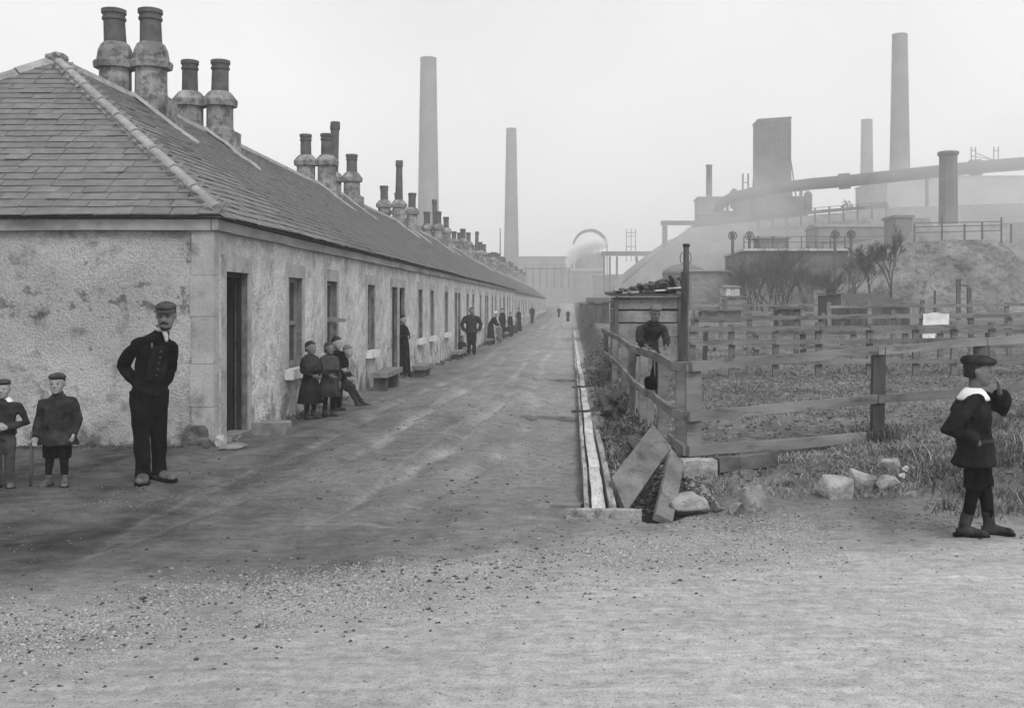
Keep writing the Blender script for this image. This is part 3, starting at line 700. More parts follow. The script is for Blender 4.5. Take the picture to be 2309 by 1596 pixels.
for k, (yy, a, lab) in enumerate(((16.2, -.75, 'pale edging board laid across the street to the drain, nearest'), (25.5, -.9, 'pale edging board laid across the street to the drain, farther'))):
    m = MB(); m.beam((a, yy + .1, H(a, yy) + .02), (.07, yy, H(0, yy) + .03), .09, .05, n=4, wob=.02, seed=k + 7)
    tag(m.build('edging_board', MT['board']), lab, 'plank', 'boards laid into the street by the drain')
# leaning boards over the culvert
def plank4(name, label, pts, th, m_):
    p = [Vector(q) for q in pts]; n = (p[1] - p[0]).cross(p[3] - p[0]).normalized(); k = MB()
    k.add(p + [q + n * th for q in p], [(3, 2, 1, 0), (4, 5, 6, 7), (0, 1, 5, 4), (1, 2, 6, 5), (2, 3, 7, 6), (3, 0, 4, 7)])
    return tag(k.build(name, MT[m_]), label, 'board')
plank4('leaning_board', 'wide grey board leaning from the drain up to the fence corner', [P(1472, 956, 11.0), P(1514, 1007, 10.6), P(1412, 1153, 8.86), P(1380, 1076, 9.5)], .06, 'slab')
plank4('leaning_board', 'narrow grey board leaning steeply under the corner post', [P(1513, 1009, 10.2), P(1543, 1045, 10.0), P(1517, 1175, 8.45), P(1479, 1158, 8.6)], .055, 'slab')

# ------------------------------------------------------------------ fences
def fence(label, posts, rails, group=None, cat='fence', pm='rail', rm='rail', th=.045, side=-1, seed=0):
    """posts: (x, y, ztop, w)   rails: (list of (x, y, z), height)"""
    g0 = H(posts[0][0], posts[0][1]); t = thing('rail_fence', label, cat, (posts[0][0], posts[0][1], g0), group)
    for i, (x, y, zt, w_) in enumerate(posts):
        m = MB(); lx, ly = random.uniform(-.02, .02), random.uniform(-.02, .02)
        m.beam((x, y, H(x, y) - .25), (x + lx, y + ly, zt), w_, w_ * .85, up=(0, 1, 0), n=5, wob=.015, seed=i + seed); m.build('post', MT['wood_d' if seed == 1 and i else pm], t)
    for j, (pts, h_) in enumerate(rails):
        for i in range(len(pts) - 1):
            a, b = Vector(pts[i]), Vector(pts[i + 1]); d = (b - a)
            m = MB(); m.beam(a, b - d.normalized() * .008, th, h_, n=max(3, int(d.length / .3)), wob=.016, seed=i * 2.1 + j * 5 + seed); m.build('rail', MT[rm], t)
    return t
def lp(a, b, t): return tuple(a[i] + (b[i] - a[i]) * t for i in range(len(a)))
A, B = (1.19, 10.8), (5.75, 13.33)
fp = lambda t: lp(A, B, t)
tp = [0, .46, .77, .985, 1.45, 1.9]
fpts = []
for k_, t_ in enumerate(tp):
    x, y = fp(t_); fpts.append((x, y, 1.085 + .19 * t_ + (.02 if k_ else .0), .145 if k_ == 0 else .13))
def rl(z0, z1, ts, dy=-.085): return [(fp(t_)[0] - .02, fp(t_)[1] + dy, z0 + (z1 - z0) * t_) for t_ in ts]
fence('near rail fence facing the road, with a tall square corner post', fpts,
      [(rl(1.045, 1.27, (-.005, .46, 1.0, 1.45, 1.92)), .09), (rl(.565, .70, (-.01, .46, 1.0, 1.45, 1.92)), .095), (rl(.235, .215, (-.01, .43)), .10)], 'rail fences round the field', seed=1)
sp = [(1.12, 11.35), (1.035, 12.7), (.955, 14.8), (.94, 17.2), (.93, 19.6), (.86, 22.5), (.77, 25.2)]
def sr(z, n0=0, dz=0): return [(1.13, 10.74, z)] + [(x - .085, y, z + .02 * math.sin(y * 2.1) + dz * i) for i, (x, y) in enumerate(sp)]
fence('side rail fence running up beside the drain from the corner post', [(x, y, 1.03 - .01 * i, .11) for i, (x, y) in enumerate(sp)],
      [(sr(1.035), .09), (sr(.555), .09), ([(1.10, 10.73, .22), (1.02, 11.7, .24)], .09)], 'rail fences round the field', seed=30)
# palings (old sleepers) standing along the side fence
gP = 'rough palings set along the side fence'
for k, (x, y, h_) in enumerate(((1.16, 11.9, .98), (1.08, 13.4, 1.0), (1.0, 15.4, 1.1), (.985, 15.9, .9), (.975, 16.5, .93), (.97, 18.9, .95), (1.0, 14.2, 1.12), (.99, 17.7, .85))):
    m = MB(); g = H(x, y); m.beam((x, y, g - .1), (x + .02, y + .03, g + h_ - .15), .085, .05, up=(0, 1, 0), n=4, wob=.02, seed=k + 3)
    o = m.build('paling', MT['rail']); tag(o, ('broad', 'split', 'narrow', 'cracked', 'thin', 'leaning', 'worn', 'short')[k] + ' upright paling behind the side fence, ' + ('next to the corner post', 'second from the corner post', 'just before the stooping figure', 'in line with the stooping figure', 'close against the stooping figure', 'nearest the plank hut', 'third from the corner post', 'just beyond the stooping figure')[k], 'paling', gP)
def F2(label, Y0, x0, x1, pxs, ztop, rails, seed, slope=0.0, tw=.11, rh=.085):
    X = lambda px: (px - VX) / F * Y0
    yy = lambda px: Y0 + slope * (px - x0)
    pos = [((px - VX) / F * yy(px), yy(px), ztop + random.uniform(-.04, .08), tw) for px in pxs]
    rr = []
    for za, zb in rails:
        n = len(pxs); rr.append(([((px - VX) / F * yy(px), yy(px) - .08, za + (zb - za) * (px - x0) / (x1 - x0)) for px in [x0] + list(pxs[1:-1]) + [x1]], rh))
    return fence(label, pos, rr, 'rail fences round the field', seed=seed)
F2('middle rail fence crossing the field behind the near fence', 20.8, 1555, 2580, (1560, 1650, 1748, 1845, 1960, 2064, 2150, 2235, 2320, 2430, 2560), 1.25, [(1.16, 1.26), (.92, 1.0), (.55, .6)], 60)
F2('upper far rail fence on the field crest with the hung sheets', 27.0, 1565, 2580, (1570, 1690, 1795, 1900, 2016, 2078, 2190, 2275, 2325, 2440, 2560), 1.42, [(1.30, 1.38), (1.05, 1.12)], 80)
F2('farthest thin rail fence below the scrub bank', 45.0, 1868, 2580, (1870, 1960, 2080, 2187, 2270, 2325, 2420, 2520), 1.72, [(1.52, 1.68), (1.15, 1.3)], 95, tw=.16, rh=.12)
F2('thin broken rail fence between the box hutch and the plank hut', 36.0, 1560, 1860, (1562, 1625, 1690, 1760, 1855), 1.3, [(1.12, 1.2), (.8, .85)], 110, tw=.13, rh=.10)
F2('hazy rail fence close under the retaining wall and thicket', 58.0, 1560, 1915, (1565, 1620, 1680, 1740, 1800, 1860, 1912), 1.75, [(1.55, 1.6), (1.15, 1.2)], 120, tw=.16, rh=.12)
F2('low dark rail fence crossing just behind the middle rail fence', 23.6, 1700, 2580, (1705, 1810, 1925, 2040, 2120, 2230, 2325, 2440, 2570), 1.12, [(1.02, 1.1), (.72, .78)], 130, rh=.07)
# sheets hung on the fence
def sheet_cloth(label, x0, x1, y0, y1, Y, seed):
    m = MB(); nx_, nz_ = 9, 6; vs = []
    for j in range(nz_ + 1):
        for i in range(nx_ + 1):
            p = P(x0 + (x1 - x0) * i / nx_, y0 + (y1 - y0) * j / nz_ + 1.6 * math.sin(i * .9 + seed), Y)
            vs.append((p.x + .01 * math.sin(j * 1.3), Y - .12 + .03 * noise.noise(Vector((i * .6, j * .5, seed))), p.z))
    k = len(vs); vs += [(a, b + .006, c) for a, b, c in vs]; fs = []
    for j in range(nz_):
        for i in range(nx_):
            a = j * (nx_ + 1) + i; fs.append((a, a + nx_ + 1, a + nx_ + 2, a + 1)); fs.append((a + k, a + 1 + k, a + nx_ + 2 + k, a + nx_ + 1 + k))
    m.add(vs, fs); tag(m.build('hung_sheet', MT['paper'], None, True), label, 'sheet', 'white sheets hung on the fence')
sheet_cloth('larger white sheet hung square over the upper far fence', 2078, 2136, 706, 739, 26.9, 1)
sheet_cloth('smaller white rag hung below the larger white sheet', 2077, 2106, 748, 766, 26.9, 5)
# dark sack hung on the side fence
m = MB(); c = P(1471, 860, 13.0); m.loft([((c.x, c.y, c.z - .10), .04, .03), ((c.x, c.y, c.z - .085), .085, .075), ((c.x - .005, c.y, c.z), .095, .085), ((c.x, c.y, c.z + .05), .085, .075), ((c.x, c.y, c.z + .065), .03, .03), ((c.x + .01, c.y + .02, c.z + .2), .008, .008), ((c.x + .01, c.y + .02, c.z + .33), .008, .008)], 12)
tag(m.build('hanging_sack', MT['cloth_k'], None, True), 'small dark sack hanging on a cord from the side fence rail', 'sack')
# rubbish heaps by the drain
rock('rubbish_heap', 'dark heap of ash and rags between drain and fence', 'heap', (.66, 17.8, -.02), (.19, .8, .26), 33, 'stone_d', sub=4, sharp=.7)
rock('rubbish_heap', 'low dark heap of ash beneath the side fence', 'heap', (.80, 12.6, .0), (.14, .5, .13), 35, 'stone_d', sub=4, sharp=.7)

# ------------------------------------------------------------------ huts and poles in the field
t = thing('plank_hut', 'low plank hut with rubbish heaped on its roof beside the side fence', 'hut', P(1455, 800, 24.0))
Y0, Y1 = 24.0, 28.0; X0, X1 = P(1393, 0, Y0).x, P(1533, 0, Y0).x; zt = P(0, 669, Y0).z; zb = H(1.5, 24) - .1
z = zb; i = 0
while z < zt - .02:
    h_ = .27 + .05 * math.sin(i * 2.2); e = min(z + h_, zt)
    m = MB(); m.beam((X0, Y0, (z + e) / 2), (X1, Y0 + .01 * math.sin(i * 5), (z + e) / 2 + .012 * math.sin(i * 3)), .025, e - z - (.012 if i != 4 else .06), n=5, wob=.012, seed=i); m.build('plank', MT['board'], t)
    m = MB(); m.beam((X0 - .015, Y0 + .02, (z + e) / 2), (X0 - .015, Y1, (z + e) / 2), .025, e - z - .02, n=4, wob=.01, seed=i + 20); m.build('plank', MT['rail'], t)
    z += h_; i += 1
m = MB(); m.box((X0 + .05, Y0 + .05, zb), (X1 - .03, Y1 - .05, zt - .02)); m.build('dark_filler', MT['black'], t)  # black box added so the plank gaps show as dark
for x in (X0 - .02, X1): 
    m = MB(); m.beam((x, Y0 - .035, zb), (x, Y0 - .035, zt), .07, .05, up=(0, 1, 0)); m.build('corner_post', MT['wood_d'], t)
m = MB(); m.beam(((X0 + X1) / 2 - .0, Y0 - .15, zt + .03), ((X0 + X1) / 2, Y1 + .1, zt + .12), X1 - X0 + .3, .05, n=4, wob=.03, seed=2); m.build('roof', MT['wood_d'], t)
for k in range(9):
    x = X0 - .05 + (X1 - X0 + .1) * (k + .5) / 9; o = rock('roof_turf', None, None, (0, 0, 0), (.15, .32, .055 + .016 * k), 50 + k, 'stone_d', parent=t, sub=3, sharp=.8)
    o.matrix_basis = Matrix.Translation((x, Y0 + .25 + .2 * (k % 2), zt + .08 + .022 * k)); 
for k, (x, a) in enumerate(((X0 + .25, .25), (X0 + .95, -.2), (X1 - .12, .45))):
    m = MB(); m.beam((x - .16, Y0 - .12, zt + .08 + .05 * k), (x + .18, Y0 - .05, zt + .10 + .05 * k), .14, .03, n=2); m.build('roof_slab', MT['pale'], t)
m = MB(); m.beam((X1 - .55, Y0 + .1, zt + .17), (X1 + .02, Y0 + .15, zt + .30), .10, .05, n=4, wob=.04, seed=8); m.build('roof_log', MT['wood_d'], t)
# pole with wire hoops
px = P(1546, 0, 19.0).x; g = H(px, 19)
t = thing('hooped_pole', 'tall dark pole with wire hoops at its top beside the plank hut', 'pole', (px, 19, g))
m = MB(); m.tube([(px - .015, 19, g - .3), (px - .01, 19, 1.4), (px + .01, 19.01, 2.2), (px + .012, 19.01, 2.66)], [.062, .058, .052, .05], 10); m.build('shaft', MT['wood_d'], t)
m = MB(); m.lathe((px + .012, 19.01, 2.62), [(.05, 0), (.062, .01), (.062, .05), (.04, .06)], 10); m.build('cap', MT['iron_d'], t)
for s_ in (-1, 1):
    m = MB(); m.tube([(px + s_ * (.05 + .045 * math.sin(a)), 18.99, 2.43 - .10 * math.cos(a)) for a in np.linspace(0, math.pi, 10)], .007, 5); m.build('hoop', MT['iron_d'], t)
m = MB(); m.beam((px - .05, 18.93, g - .2), (px - .03, 18.93, 2.19), .10, .06, up=(0, 1, 0), n=6, wob=.012, seed=3); m.build('splice_post', MT['wood_d'], t)
def shed(label, x0, x1, ytop, Y, depth, m_='wood_d', lean=.0, name='shed', ybase=None, roofm='wood_d', slope=.15):
    a, b = P(x0, ytop, Y), P(x1, ytop, Y); g = H((a.x + b.x) / 2, Y) - .1 if ybase is None else P(0, ybase, Y).z
    t = thing(name, label, 'shed', ((a.x + b.x) / 2, Y, g), 'sheds and hutches in the field')
    n = max(3, int((b.x - a.x) / .35)); 
    for i in range(n):
        m = MB(); xa, xb = a.x + (b.x - a.x) * i / n, a.x + (b.x - a.x) * (i + 1) / n
        m.box((xa, Y, g), (xb - .012, Y + .03, a.z - .02 * (i % 2))); m.build('board', MT[m_], t)
    m = MB(); m.box((a.x + .01, Y + .035, g), (b.x - .01, Y + depth, a.z - .03)); m.build('body', MT[m_], t)
    m = MB(); m.add([(a.x - .08, Y - .1, a.z), (b.x + .08, Y - .1, a.z), (b.x + .08 - lean, Y + depth, a.z + slope), (a.x - .08 + lean, Y + depth, a.z + slope), (a.x - .08, Y - .1, a.z + .04), (b.x + .08, Y - .1, a.z + .04), (b.x + .08 - lean, Y + depth, a.z + slope + .04), (a.x - .08 + lean, Y + depth, a.z + slope + .04)],
                [(3, 2, 1, 0), (4, 5, 6, 7), (0, 1, 5, 4), (1, 2, 6, 5), (2, 3, 7, 6), (3, 0, 4, 7)]); m.build('roof', MT[roofm], t)
    return t
shed('dark narrow shed just left of the plank hut', 1326, 1374, 683, 58, 4, slope=.25)
shed('far low shed between the dark narrow shed and the street', 1308, 1326, 686, 82, 5)
shed('dark sheet-sided hutch to the right of the hooped pole', 1582, 1672, 701, 56, 1.6, slope=.05)
shed('dark box hutch behind the middle of the field fences', 1757, 1806, 697, 40, 1.2, slope=.03)
shed('small dark square hutch left of the long low shed', 1868, 1897, 664, 46, 2, slope=.02)
shed('long low dark shed with sloped roof below the bare trees', 1918, 2052, 690, 50, 3.5, lean=.5, slope=.55)
shed('pale little hut beyond the dark sheet-sided hutch', 1640, 1684, 672, 60, 2.5, 'board', roofm='wood_d', slope=.1)
shed('smaller pale shack stacked behind the pale little hut', 1637, 1668, 648, 62.6, 2.5, 'pale', roofm='board', slope=.1)
shed('grey lean-to beneath the field crest behind the box hutch', 1835, 1862, 650, 60, 2, 'board', slope=.05)
# stools / troughs in the field
for k, (x, lab) in enumerate(((1703, 'rough plank stool in the field, left one of a pair'), (1790, 'rough plank stool in the field, right one of a pair'))):
    c = P(x - 100 + 0, 782, 30); g = H(c.x, c.y); t = thing('plank_stool', lab, 'stool', (c.x, c.y, g), 'plank stools in the field')
    m = MB(); m.box((c.x - .17, c.y - .13, c.z - .03), (c.x + .17, c.y + .13, c.z + .02)); m.build('seat', MT['board'], t)
    for s_ in (-1, 1):
        m = MB(); m.box((c.x + s_ * .10 - .03, c.y - .05, g - .05), (c.x + s_ * .10 + .03, c.y + .05, c.z - .032)); m.build('leg', MT['wood_d'], t)
# two posts with a cross bar
c = P(2161, 630, 60); g = H(c.x, 60); t = thing('post_frame', 'pair of dark posts joined by a bar before the scrub bank', 'posts', (c.x, 60, g))
for x, zt in ((2161, 630), (2185, 648)):
    m = MB(); p = P(x, zt, 60); m.beam((p.x, 60, g - .2), (p.x, 60, p.z), .2, .2, up=(0, 1, 0), n=2); m.build('post', MT['wood_d'], t)
m = MB(); m.beam(P(2161, 643, 60), P(2185, 645, 60), .08, .08); m.build('cross_bar', MT['wood_d'], t)
for k, (x, y0_, Y, lab) in enumerate(((2010, 700, 31, 'single pale stake in the field below the bare trees'), (2107, 655, 55, 'thin dark stake left of the scrub bank posts'), (1588, 735, 23, 'splayed dark stake standing behind the near fence corner'))):
    p = P(x, y0_, Y); m = MB(); m.beam((p.x, Y, H(p.x, Y) - .1), (p.x + .03, Y, p.z), .09, .09, up=(0, 1, 0), n=3, wob=.02, seed=k); tag(m.build('stake', MT['pale' if k == 0 else 'wood_d']), lab, 'stake', 'stakes in the field')

# ------------------------------------------------------------------ banks and ironworks in the haze
def ridge(name, pts, Y, slope, m_, ybase=0.0, back=40, rows=10, nzs=.6, seed=0, dense=6.0):
    """bank whose crest follows print pixels pts at distance Y and falls towards the camera"""
    cp = [P(x, y, Y) for x, y in pts]; Y = far(Y); xs = np.arange(cp[0].x, cp[-1].x, dense / 6); n = len(xs)
    cz = np.interp(xs, [c.x for c in cp], [c.z for c in cp]); vs = []
    us = list(np.linspace(0, 1, rows)) 
    for u in us:
        for x, z in zip(xs, cz):
            g = ybase; hh_ = max(.05, z - g); yy = Y - hh_ / slope * (1 - u); zz_ = g - .5 + (hh_ + .5) * u
            k = math.sin(math.pi * u) * nzs
            vs.append((x + k * n3((x * .2, u * 4, seed)), yy + k * n3((x * .25, u * 5, seed + 3)) * 2, zz_ + k * n3((x * .3, u * 6, seed + 9)) + .15 * nzs * n3((x * .8, u, 4))))
    for x, z in zip(xs, cz): vs.append((x, Y + back, z))
    rws = len(us) + 1
    f = [(j * n + i, j * n + i + 1, (j + 1) * n + i + 1, (j + 1) * n + i) for j in range(rws - 1) for i in range(n - 1)]
    return tag(npmesh(name, vs, f, MT[m_], None, True), kind='structure')
ridge('slag_bank', [(1395, 650), (1440, 612), (1500, 560), (1560, 513), (1640, 506), (1700, 500), (1835, 485), (2010, 468), (2400, 455)], 175, .75, 'slag', ybase=1.5, nzs=1.2, seed=2)
ridge('far_slag_bank', [(1385, 640), (1430, 600), (1500, 545), (1560, 520), (1700, 515)], 205, .8, 'slag', ybase=1.5, nzs=1.2, seed=5)
ridge('scrub_bank', [(1880, 640), (1925, 583), (1985, 560), (2055, 545), (2150, 541), (2255, 540), (2290, 574), (2340, 610), (2420, 640)], 85, .9, 'mound', ybase=.9, nzs=.8, seed=8, back=6)
ridge('upper_bank', [(1990, 600), (2055, 545), (2062, 520), (2130, 505), (2420, 500)], 120, .8, 'slag', ybase=2.0, nzs=.8, seed=11)
def facstack(label, x, yt, yb, wt, wb, Y, cap=0, m_='brick', n=16):
    c = P(x, yt, Y); zb = P(x, yb, Y).z; Y = far(Y); s = Y / F; g = 0.0
    t = thing('factory_chimney', label, 'chimney', (c.x, Y, 0), 'tall brick chimneys of the ironworks')
    rt, rb = wt / 2 * s, wb / 2 * s; rg = rb + (rb - rt) * (zb - g) / (c.z - zb)
    m = MB(); m.lathe((c.x, Y, 0), [(rg, g), (rb, zb), (rt, c.z - .6), (rt, c.z - .6 + .01)], n, rot=R(11)); m.build('shaft', MT[m_], t, n > 10)
    m = MB(); k = 1.0 + cap
    m.lathe((c.x, Y, 0), [(rt * 1.0, c.z - .6), (rt * (1.03 + cap), c.z - .45), (rt * (1.03 + cap), c.z - .1), (rt * 1.0, c.z), (rt * .75, c.z), (rt * .75, c.z - .5)], n, rot=R(11)); m.build('cap', MT[m_], t)
facstack('tall pale factory chimney rising behind the cottage chimneys', 966, 131, 470, 36, 47, 230)
facstack('slender factory chimney above the far end of the cottage row', 1153, 290, 580, 23, 34, 265)
facstack('tallest factory chimney at the right behind the great pipe', 2029, 78, 377, 34, 45, 235)
facstack('shorter slim factory chimney left of the tallest chimney', 1954.5, 270, 472, 25, 31, 300)
facstack('squat octagonal chimney with a corbelled cap before the great pipe', 2138, 342, 529, 41, 44, 135, .16, n=8)
def block(name, label, cat, x0, x1, y0, y1, Y, depth, m_='works', roof=0.0, group=None, wins=0):
    a, b = P(x0, y0, Y), P(x1, y1, Y); Y = far(Y); zb = min(b.z, H(a.x, Y) - .3) if y1 > 640 else b.z
    t = thing(name, label, cat, ((a.x + b.x) / 2, Y, zb), group)
    m = MB(); m.box((a.x, Y, zb), (b.x, Y + depth, a.z)); m.build('wall', MT[m_], t)
    m = MB(); e = .25; xm = (a.x + b.x) / 2
    if roof:
        zr_ = a.z + roof; m.add([(a.x - e, Y - e, a.z + .01), (b.x + e, Y - e, a.z + .01), (b.x + e, Y + depth + e, a.z + .01), (a.x - e, Y + depth + e, a.z + .01), (a.x - e, Y + depth / 2, zr_), (b.x + e, Y + depth / 2, zr_)],
            [(0, 1, 5, 4), (2, 3, 4, 5), (1, 2, 5), (3, 0, 4), (0, 3, 2, 1)])
    else: m.box((a.x - e, Y - e, a.z + .01), (b.x + e, Y + depth + e, a.z + .3))
    m.build('roof', MT[m_], t)
    for k in range(wins):
        m = MB(); xa = a.x + (b.x - a.x) * (k + .3) / wins; m.box((xa, Y - .06, zb + (a.z - zb) * .3), (xa + (b.x - a.x) * .4 / wins, Y - .01, zb + (a.z - zb) * .75)); m.build('window', MT['bankwall'], t)
    return t
gW = 'ironworks buildings in the haze'
block('works_shed', 'long flat-topped works shed closing the end of the street', 'building', 1168, 1292, 580, 700, 290, 40, roof=.0, group=gW, wins=9)
block('works_shed', 'hazy engine house below the steam plume', 'building', 1290, 1360, 612, 700, 260, 20, roof=1.2, group=gW)
block('works_shed', 'low far store right of the steam plume', 'building', 1340, 1420, 622, 700, 235, 14, roof=.6, group=gW)
block('works_shed', 'tall block house under the small iron flue', 'building', 1576, 1625, 447, 530, 185, 8, roof=0, group=gW, wins=3)
block('works_shed', 'great pale works building at the right behind the squat chimney', 'building', 2000, 2420, 399, 560, 215, 30, 'works_l', roof=0, group=gW)
block('works_shed', 'sloping-roofed casting house left of the squat chimney', 'building', 1847, 2022, 512, 560, 150, 10, roof=.8, group=gW)
block('works_shed', 'small square winding house above the scrub bank', 'building', 2020, 2057, 491, 560, 122, 5, roof=0, group=gW)
block('works_shed', 'small louvred cabin on the dark retaining wall', 'building', 1715, 1779, 537, 560, 100, 4, roof=.15, group=gW, wins=6)
block('works_shed', 'tarred wooden store at the foot of the slag bank', 'building', 1558, 1690, 612, 700, 92, 8, 'slag', roof=.25, group=gW)
block('works_shed', 'broken-roofed house beside the furnace tower foot', 'building', 1785, 1822, 470, 500, 188, 6, roof=2.2, group=gW)
# curved-roof tank
c = P(1548, 600, 104); t = thing('round_tank', 'low round tank with a domed lid behind the hooped pole', 'tank', (c.x, 104, 1))
r = 50 / F * 104; m = MB(); m.lathe((c.x, 104 + r, 0), [(r, .5), (r, c.z - .8)], 24); m.build('tank_wall', MT['works'], t, False)
m = MB(); m.lathe((c.x, 104 + r, 0), [(r * 1.03, c.z - .79), (r * .98, c.z - .35), (r * .7, c.z), (r * .3, c.z + .25), (.1, c.z + .3)], 24); m.build('lid', MT['works'], t, True)
# dark retaining wall
a, b = P(1682, 566, 88), P(1912, 566, 88); t = thing('retaining_wall', 'dark retaining wall with pale coping behind the shrubs', 'wall', (a.x, 88, 0))
m = MB(); m.box((a.x, 88, .2), (b.x, 100, a.z)); m.build('wall_face', MT['bankwall'], t)
m = MB(); m.box((a.x - .2, 87.7, a.z + .005), (b.x + .2, 100.3, a.z + .18)); m.build('coping', MT['coping'], t)
for k in range(8):
    m = MB(); x = a.x + (b.x - a.x) * k / 7; m.beam((x, 89, a.z + .18), (x, 89, a.z + 1.25), .09, .09, up=(0, 1, 0)); m.build('post', MT['iron'], t)
for zz_ in (.75, 1.2):
    m = MB(); m.beam((a.x, 89, a.z + zz_), (b.x, 89, a.z + zz_), .05, .05); m.build('rail', MT['iron'], t)
# railing on the scrub bank
t = thing('iron_railing', 'thin iron railing along the top of the scrub bank', 'railing', P(2062, 542, 86))
for x, y0_ in ((2062, 505), (2124, 490), (2175, 505), (2215, 500), (2258, 490), (2280, 505)):
    p = P(x, y0_, 86); m = MB(); m.beam((p.x, 86, P(x, 548, 86).z), p, .11, .11, up=(0, 1, 0)); m.build('post', MT['iron'], t)
for y0_, y1_ in ((503, 500), (512, 508), (525, 520)):
    m = MB(); m.beam(P(2062, y0_, 86), P(2258, y1_, 86), .06, .06); m.build('rail', MT['iron'], t)
# lamps with ring heads
for k, (x, yt, yb_, Y, lab) in enumerate(((1652, 530, 604, 90, 'ring-headed lamp standard left of the dark retaining wall'), (1690, 530, 600, 95, 'ring-headed lamp standard at the left end of the retaining wall'), (1883, 527, 580, 86, 'ring-headed lamp standard near the right end of the retaining wall'), (1919, 527, 590, 84, 'ring-headed lamp standard at the foot of the scrub bank'))):
    p = P(x, yt, Y); q = P(x, yb_, Y); t = thing('ring_lamp', lab, 'lamp', (p.x, Y, q.z), 'ring-headed lamp standards'); r = 9 / F * Y
    m = MB(); m.tube([(p.x, Y, min(q.z, 3)), (p.x, Y, p.z - r)], .12, 8); m.build('post', MT['iron'], t)
    m = MB(); m.tube([(p.x + r * math.cos(a), Y, p.z - r * .2 + r * math.sin(a)) for a in np.linspace(0, 2 * math.pi, 19)], .05, 5, cap=False); m.build('ring', MT['iron'], t)
    m = MB(); m.lathe((p.x, Y, p.z - r), [(.1, 0), (.2, .15), (.2, .5), (.05, .65)], 8); m.build('lantern', MT['iron'], t)
# furnace tower
TY = far(190); c0 = P(1710, 271, 190); c1 = P(1784, 263, 190); zb = P(0, 440, 190).z; zg = P(0, 520, 190).z
t = thing('furnace_tower', 'broad dark furnace tower standing behind the great pipe', 'tower', ((c0.x + c1.x) / 2, TY, zg)); xm = (c0.x + c1.x) / 2; hw = (c1.x - c0.x) / 2
m = MB()
def rr_(z, k, d=0): return [(xm - hw * k, TY, z - d), (xm + hw * k, TY, z), (xm + hw * k, TY + 7, z), (xm - hw * k, TY + 7, z - d)]
m.rings([rr_(zg, 1.12), rr_(zb, 1.08), rr_(zb + 5, 1.0), rr_(c1.z - .5, .99, .5)]); m.build('shaft', MT['iron'], t)
m = MB(); m.rings([rr_(c1.z - .49, 1.03, .5), rr_(c1.z, 1.03, .5)]); m.build('top_deck', MT['iron'], t)
for k in range(7):
    m = MB(); x = xm - hw * .96 + hw * 1.92 * k / 6; m.beam((x, TY - .12, zb + 5), (x, TY - .12, c1.z - 1), .22, .2, up=(0, 1, 0)); m.build('rib', MT['iron'], t)
for k in range(6):
    m = MB(); z = zb + 6 + (c1.z - zb - 7) * k / 5; m.beam((xm - hw * 1.0, TY - .1, z), (xm + hw * 1.0, TY - .1, z), .2, .25); m.build('band', MT['iron'], t)
for s_ in (-1, 1):
    m = MB(); m.beam((xm + s_ * hw * 1.35, TY + .5, zb - 1), (xm + s_ * hw * 1.02, TY + .5, zb + 7), .25, .25, up=(0, 1, 0)); m.build('stay', MT['iron'], t)
t = thing('hoist_posts', 'twin slender hoist posts left of the furnace tower', 'posts', P(1681, 440, 186))
for x in (1675, 1687):
    m = MB(); p = P(x, 392, 186); m.beam(P(x, 470, 186), p, .35, .35, up=(0, 1, 0)); m.build('post', MT['iron'], t)
m = MB(); m.beam(P(1675, 412, 186), P(1687, 412, 186), .2, .2); m.build('cross_bar', MT['iron'], t)
# great pipe
pp = [(1618, 478), (1626, 459), (1650, 446), (1700, 434), (1755, 424), (1830, 415), (1904, 409), (2008, 398), (2112, 387), (2200, 378), (2309, 369), (2420, 360)]
t = thing('great_pipe', 'great iron gas pipe sloping across the ironworks', 'pipe', P(1900, 500, 180))
m = MB(); pts = [P(x, y, 182 - i * 1.2) for i, (x, y) in enumerate(pp)]; m.tube(pts, [11.5 / F * far(182) * (1 + .018 * i) for i in range(len(pp))], 14, ref=(0, 1, 0)); m.build('pipe_run', MT['iron'], t, True)
for i, kx in ((6, 1904), (9, 2200)):
    p = pts[i]; d = (pts[i + 1] - pts[i - 1]).normalized(); m = MB(); m.tube([p - d * 1.1, p + d * 1.1], 1.5, 14, ref=(0, 1, 0)); m.build('flange', MT['iron'], t)
for x, yt in ((1640, 455), (1662, 446), (1700, 438), (1735, 432), (1806, 422), (2090, 392)):
    m = MB(); p = P(x, yt, 181); m.beam(P(x, 515, 181), p, .55, .55, up=(0, 1, 0)); m.build('pipe_leg', MT['iron'], t)
t = thing('small_flue', 'thin iron flue on top of the tall block house', 'flue', P(1599, 447, 188))
m = MB(); a = P(1599, 372, 188); m.lathe((a.x, far(188), 0), [(.65, P(0, 447, 188).z), (.6, a.z - .4), (.68, a.z - .38), (.68, a.z)], 12); m.build('flue_pipe', MT['iron'], t)
t = thing('overhead_gantry', 'short gantry beam reaching left from the tall block house', 'gantry', P(1499, 550, 185))
m = MB(); m.beam(P(1490, 503, 185), P(1576, 503, 185), .8, .9); m.build('beam', MT['iron'], t)
m = MB(); m.beam(P(1499, 560, 185), P(1499, 509, 185), 1.0, 1.0, up=(0, 1, 0)); m.build('leg', MT['iron'], t)
t = thing('girder_bridge', 'level girder bridge between the steam plume and slag bank', 'bridge', P(1420, 620, 220))
m = MB(); m.beam(P(1355, 572, 220), P(1490, 572, 220), 3, 1.0); m.build('girder', MT['iron'], t)
for x in (1362, 1375, 1391, 1436):
    m = MB(); m.beam(P(x, 660, 220), P(x, 578, 220), .5, .5, up=(0, 1, 0)); m.build('pier', MT['iron'], t)
t = thing('lattice_tower', 'small lattice tower standing on the girder bridge', 'tower', P(1423, 590, 219))
